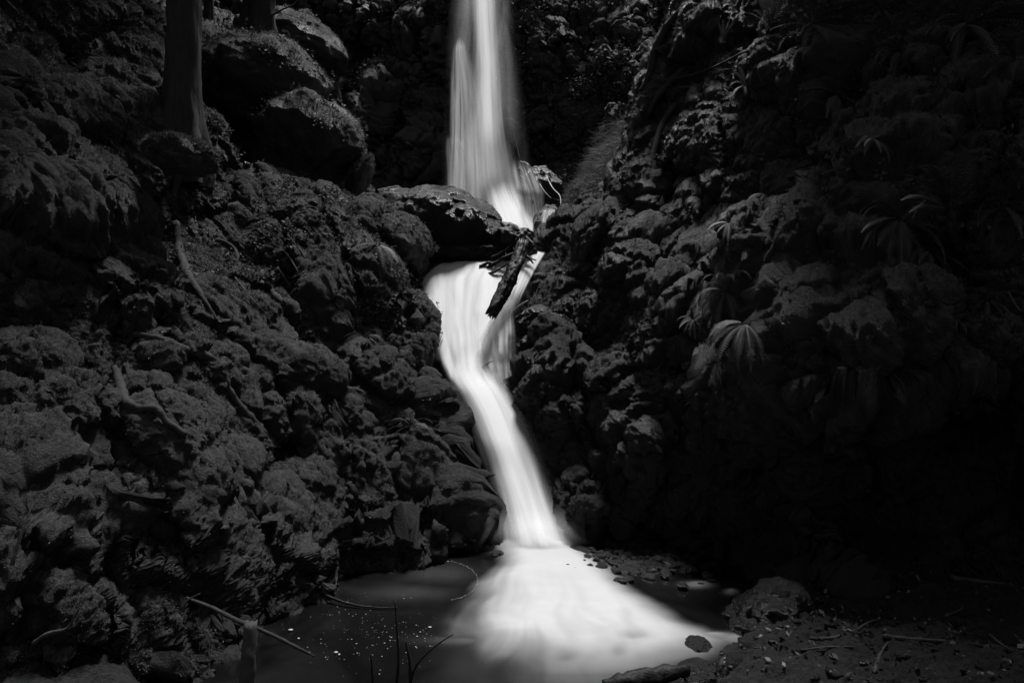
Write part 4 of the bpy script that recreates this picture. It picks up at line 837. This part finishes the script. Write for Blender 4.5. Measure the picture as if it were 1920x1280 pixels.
# wispy grass on the lit slope and the rim of the right cliff
r = np.random.default_rng(5); a, b = pick(gS, nS, US, VS, lambda U, V: (V > 225) & (V < 440) & (U < 1230), 7, 4000)
i = r.integers(0, len(a), 9000); c = a[i]; d = np.stack([r.normal(-.5, .35, 9000), r.normal(-.3, .3, 9000), r.normal(-.1, .5, 9000)], -1); d /= np.linalg.norm(d, axis=1)[:, None]
s = np.cross(d, r.normal(size=(9000, 3))); s /= np.linalg.norm(s, axis=1)[:, None]; L = r.uniform(.15, .4, (9000, 1))
gv = np.stack([c-s*.006, c+s*.006, c+d*L+np.array([0, 0, -.05])], 1).reshape(-1, 3)
stuff('grass', [(gv, np.arange(27000, dtype=np.int32).reshape(-1, 3))], M_GRASS)
# dead leaves on the right bank
m = (gg[..., 2] > .06) & (gg[..., 0] > 1.0) & (gg[..., 1] > 3) & (gg[..., 1] < 5.6); a = gg[m]; b = np.tile([0, 0, 1.], (len(a), 1))
i = r.choice(len(a), 500); v_, f_ = leaf_cloud(a[i], b[i], 900, .05, 12, spread=.02, lift=.008, aspect=.6, droopz=.45)
stuff('leaf_litter', [(v_, f_)], M_DEAD)
i = r.choice(len(a), 1500); v_, f_ = leaf_cloud(a[i], b[i], 2600, .028, 13, spread=.05, lift=.006, aspect=.5, droopz=.4)
stuff('needle_litter', [(v_, f_)], plain('needles', .004, .02, .8, 8))
pv1, pf1 = ico(2); vs_, fs_, o_ = [], [], 0
for k_ in range(1100):
    if k_ < 800: q = a[r.integers(len(a))]+r.normal(0, .03, 3)*np.array([1, 1, .1])
    else: q = G(r.normal(1190, 60), r.normal(1052, 16), r.uniform(-.01, .02))
    rad = r.uniform(.008, .035)*(1.6 if k_ >= 800 else 1)
    w_ = pv1*(1+.35*perlin(pv1+k_, 1.3))[:, None]*rad*r.uniform(.6, 1.3, 3)*np.array([1, 1, .7])
    vs_.append(w_+q); fs_.append(pf1+o_); o_ += len(pv1)
stuff('gravel', [(np.concatenate(vs_), np.concatenate(fs_))], M_WET)
# foam flecks drifting on the left of the pool and strung along the eddy line
fl = []
for k in range(190):
    u, v = random.gauss(700, 75), random.gauss(1180, 38)
    if not (520 < u < 900 and 1110 < v < 1278) or (u-520)*.55+1105 > v+60 and u < 600: continue
    fl.append((u, v, random.choice([.0015, .002, .002, .003, .004])))
for (u, v, r_) in [(806, 1175, .010), (788, 1184, .006), (782, 1192, .005), (545, 1180, .012), (630, 1222, .011), (636, 1226, .009), (560, 1196, .008)]: fl.append((u, v, r_))
for k in range(64):
    t = k/63; a_ = -2.1+t*3.6
    fl.append((822+74*math.cos(a_*.82)+random.uniform(-1, 1), 1088+38*math.sin(a_*.82)+random.uniform(-.7, .7), random.uniform(.002, .0045)))
pv, pf = _ICO[3]; vs_, fs_, o_ = [], [], 0
for (u, v, rr_) in fl:
    c = G(u, v, .008); vs_.append(pv*np.array([rr_*random.uniform(.8, 1.5), rr_, rr_*.5])+c); fs_.append(pf+o_); o_ += len(pv)
stuff('foam_flecks', [(np.concatenate(vs_), np.concatenate(fs_))], M_FOAM, smooth=True)

# unseen leaf clouds added above the frame to shade the banks, not the stream
def shade_leaf_cloud(c, rad, n, seed, size=.22):
    r = np.random.default_rng(seed); d = r.normal(size=(n, 3)); d /= np.linalg.norm(d, axis=1)[:, None]
    p = np.array(c)+d*np.array(rad)*np.cbrt(r.random((n, 1))); p = p[perlin(p, .7, seed) > -.22]; n = len(p)
    a = r.normal(size=(n, 3)); a[:, 2] *= .4; a /= np.linalg.norm(a, axis=1)[:, None]; b = np.cross(a, r.normal(size=(n, 3))*np.array([.4, .4, 1])); b /= np.linalg.norm(b, axis=1)[:, None]
    return np.stack([p-a*size, p-b*size*.45, p+a*size, p+b*size*.45], 1).reshape(-1, 3), np.arange(n*4, dtype=np.int32).reshape(-1, 4)
stuff('added_shade_canopy', [shade_leaf_cloud((8.5, 6, 10.5), (3.4, 5.5, 1.6), 3000, 1), shade_leaf_cloud((9.5, 9, 13), (4, 5, 2), 6000, 2), shade_leaf_cloud((-6.4, 5.0, 10.5), (3.2, 5.5, 1.6), 9000, 3),
                        shade_leaf_cloud((-11.5, 12, 13.5), (5, 4, 1.8), 8000, 4), shade_leaf_cloud((4.7, 7.0, 8.2), (2.1, 2.1, 1.0), 6200, 6, .17)], M_LEAF)
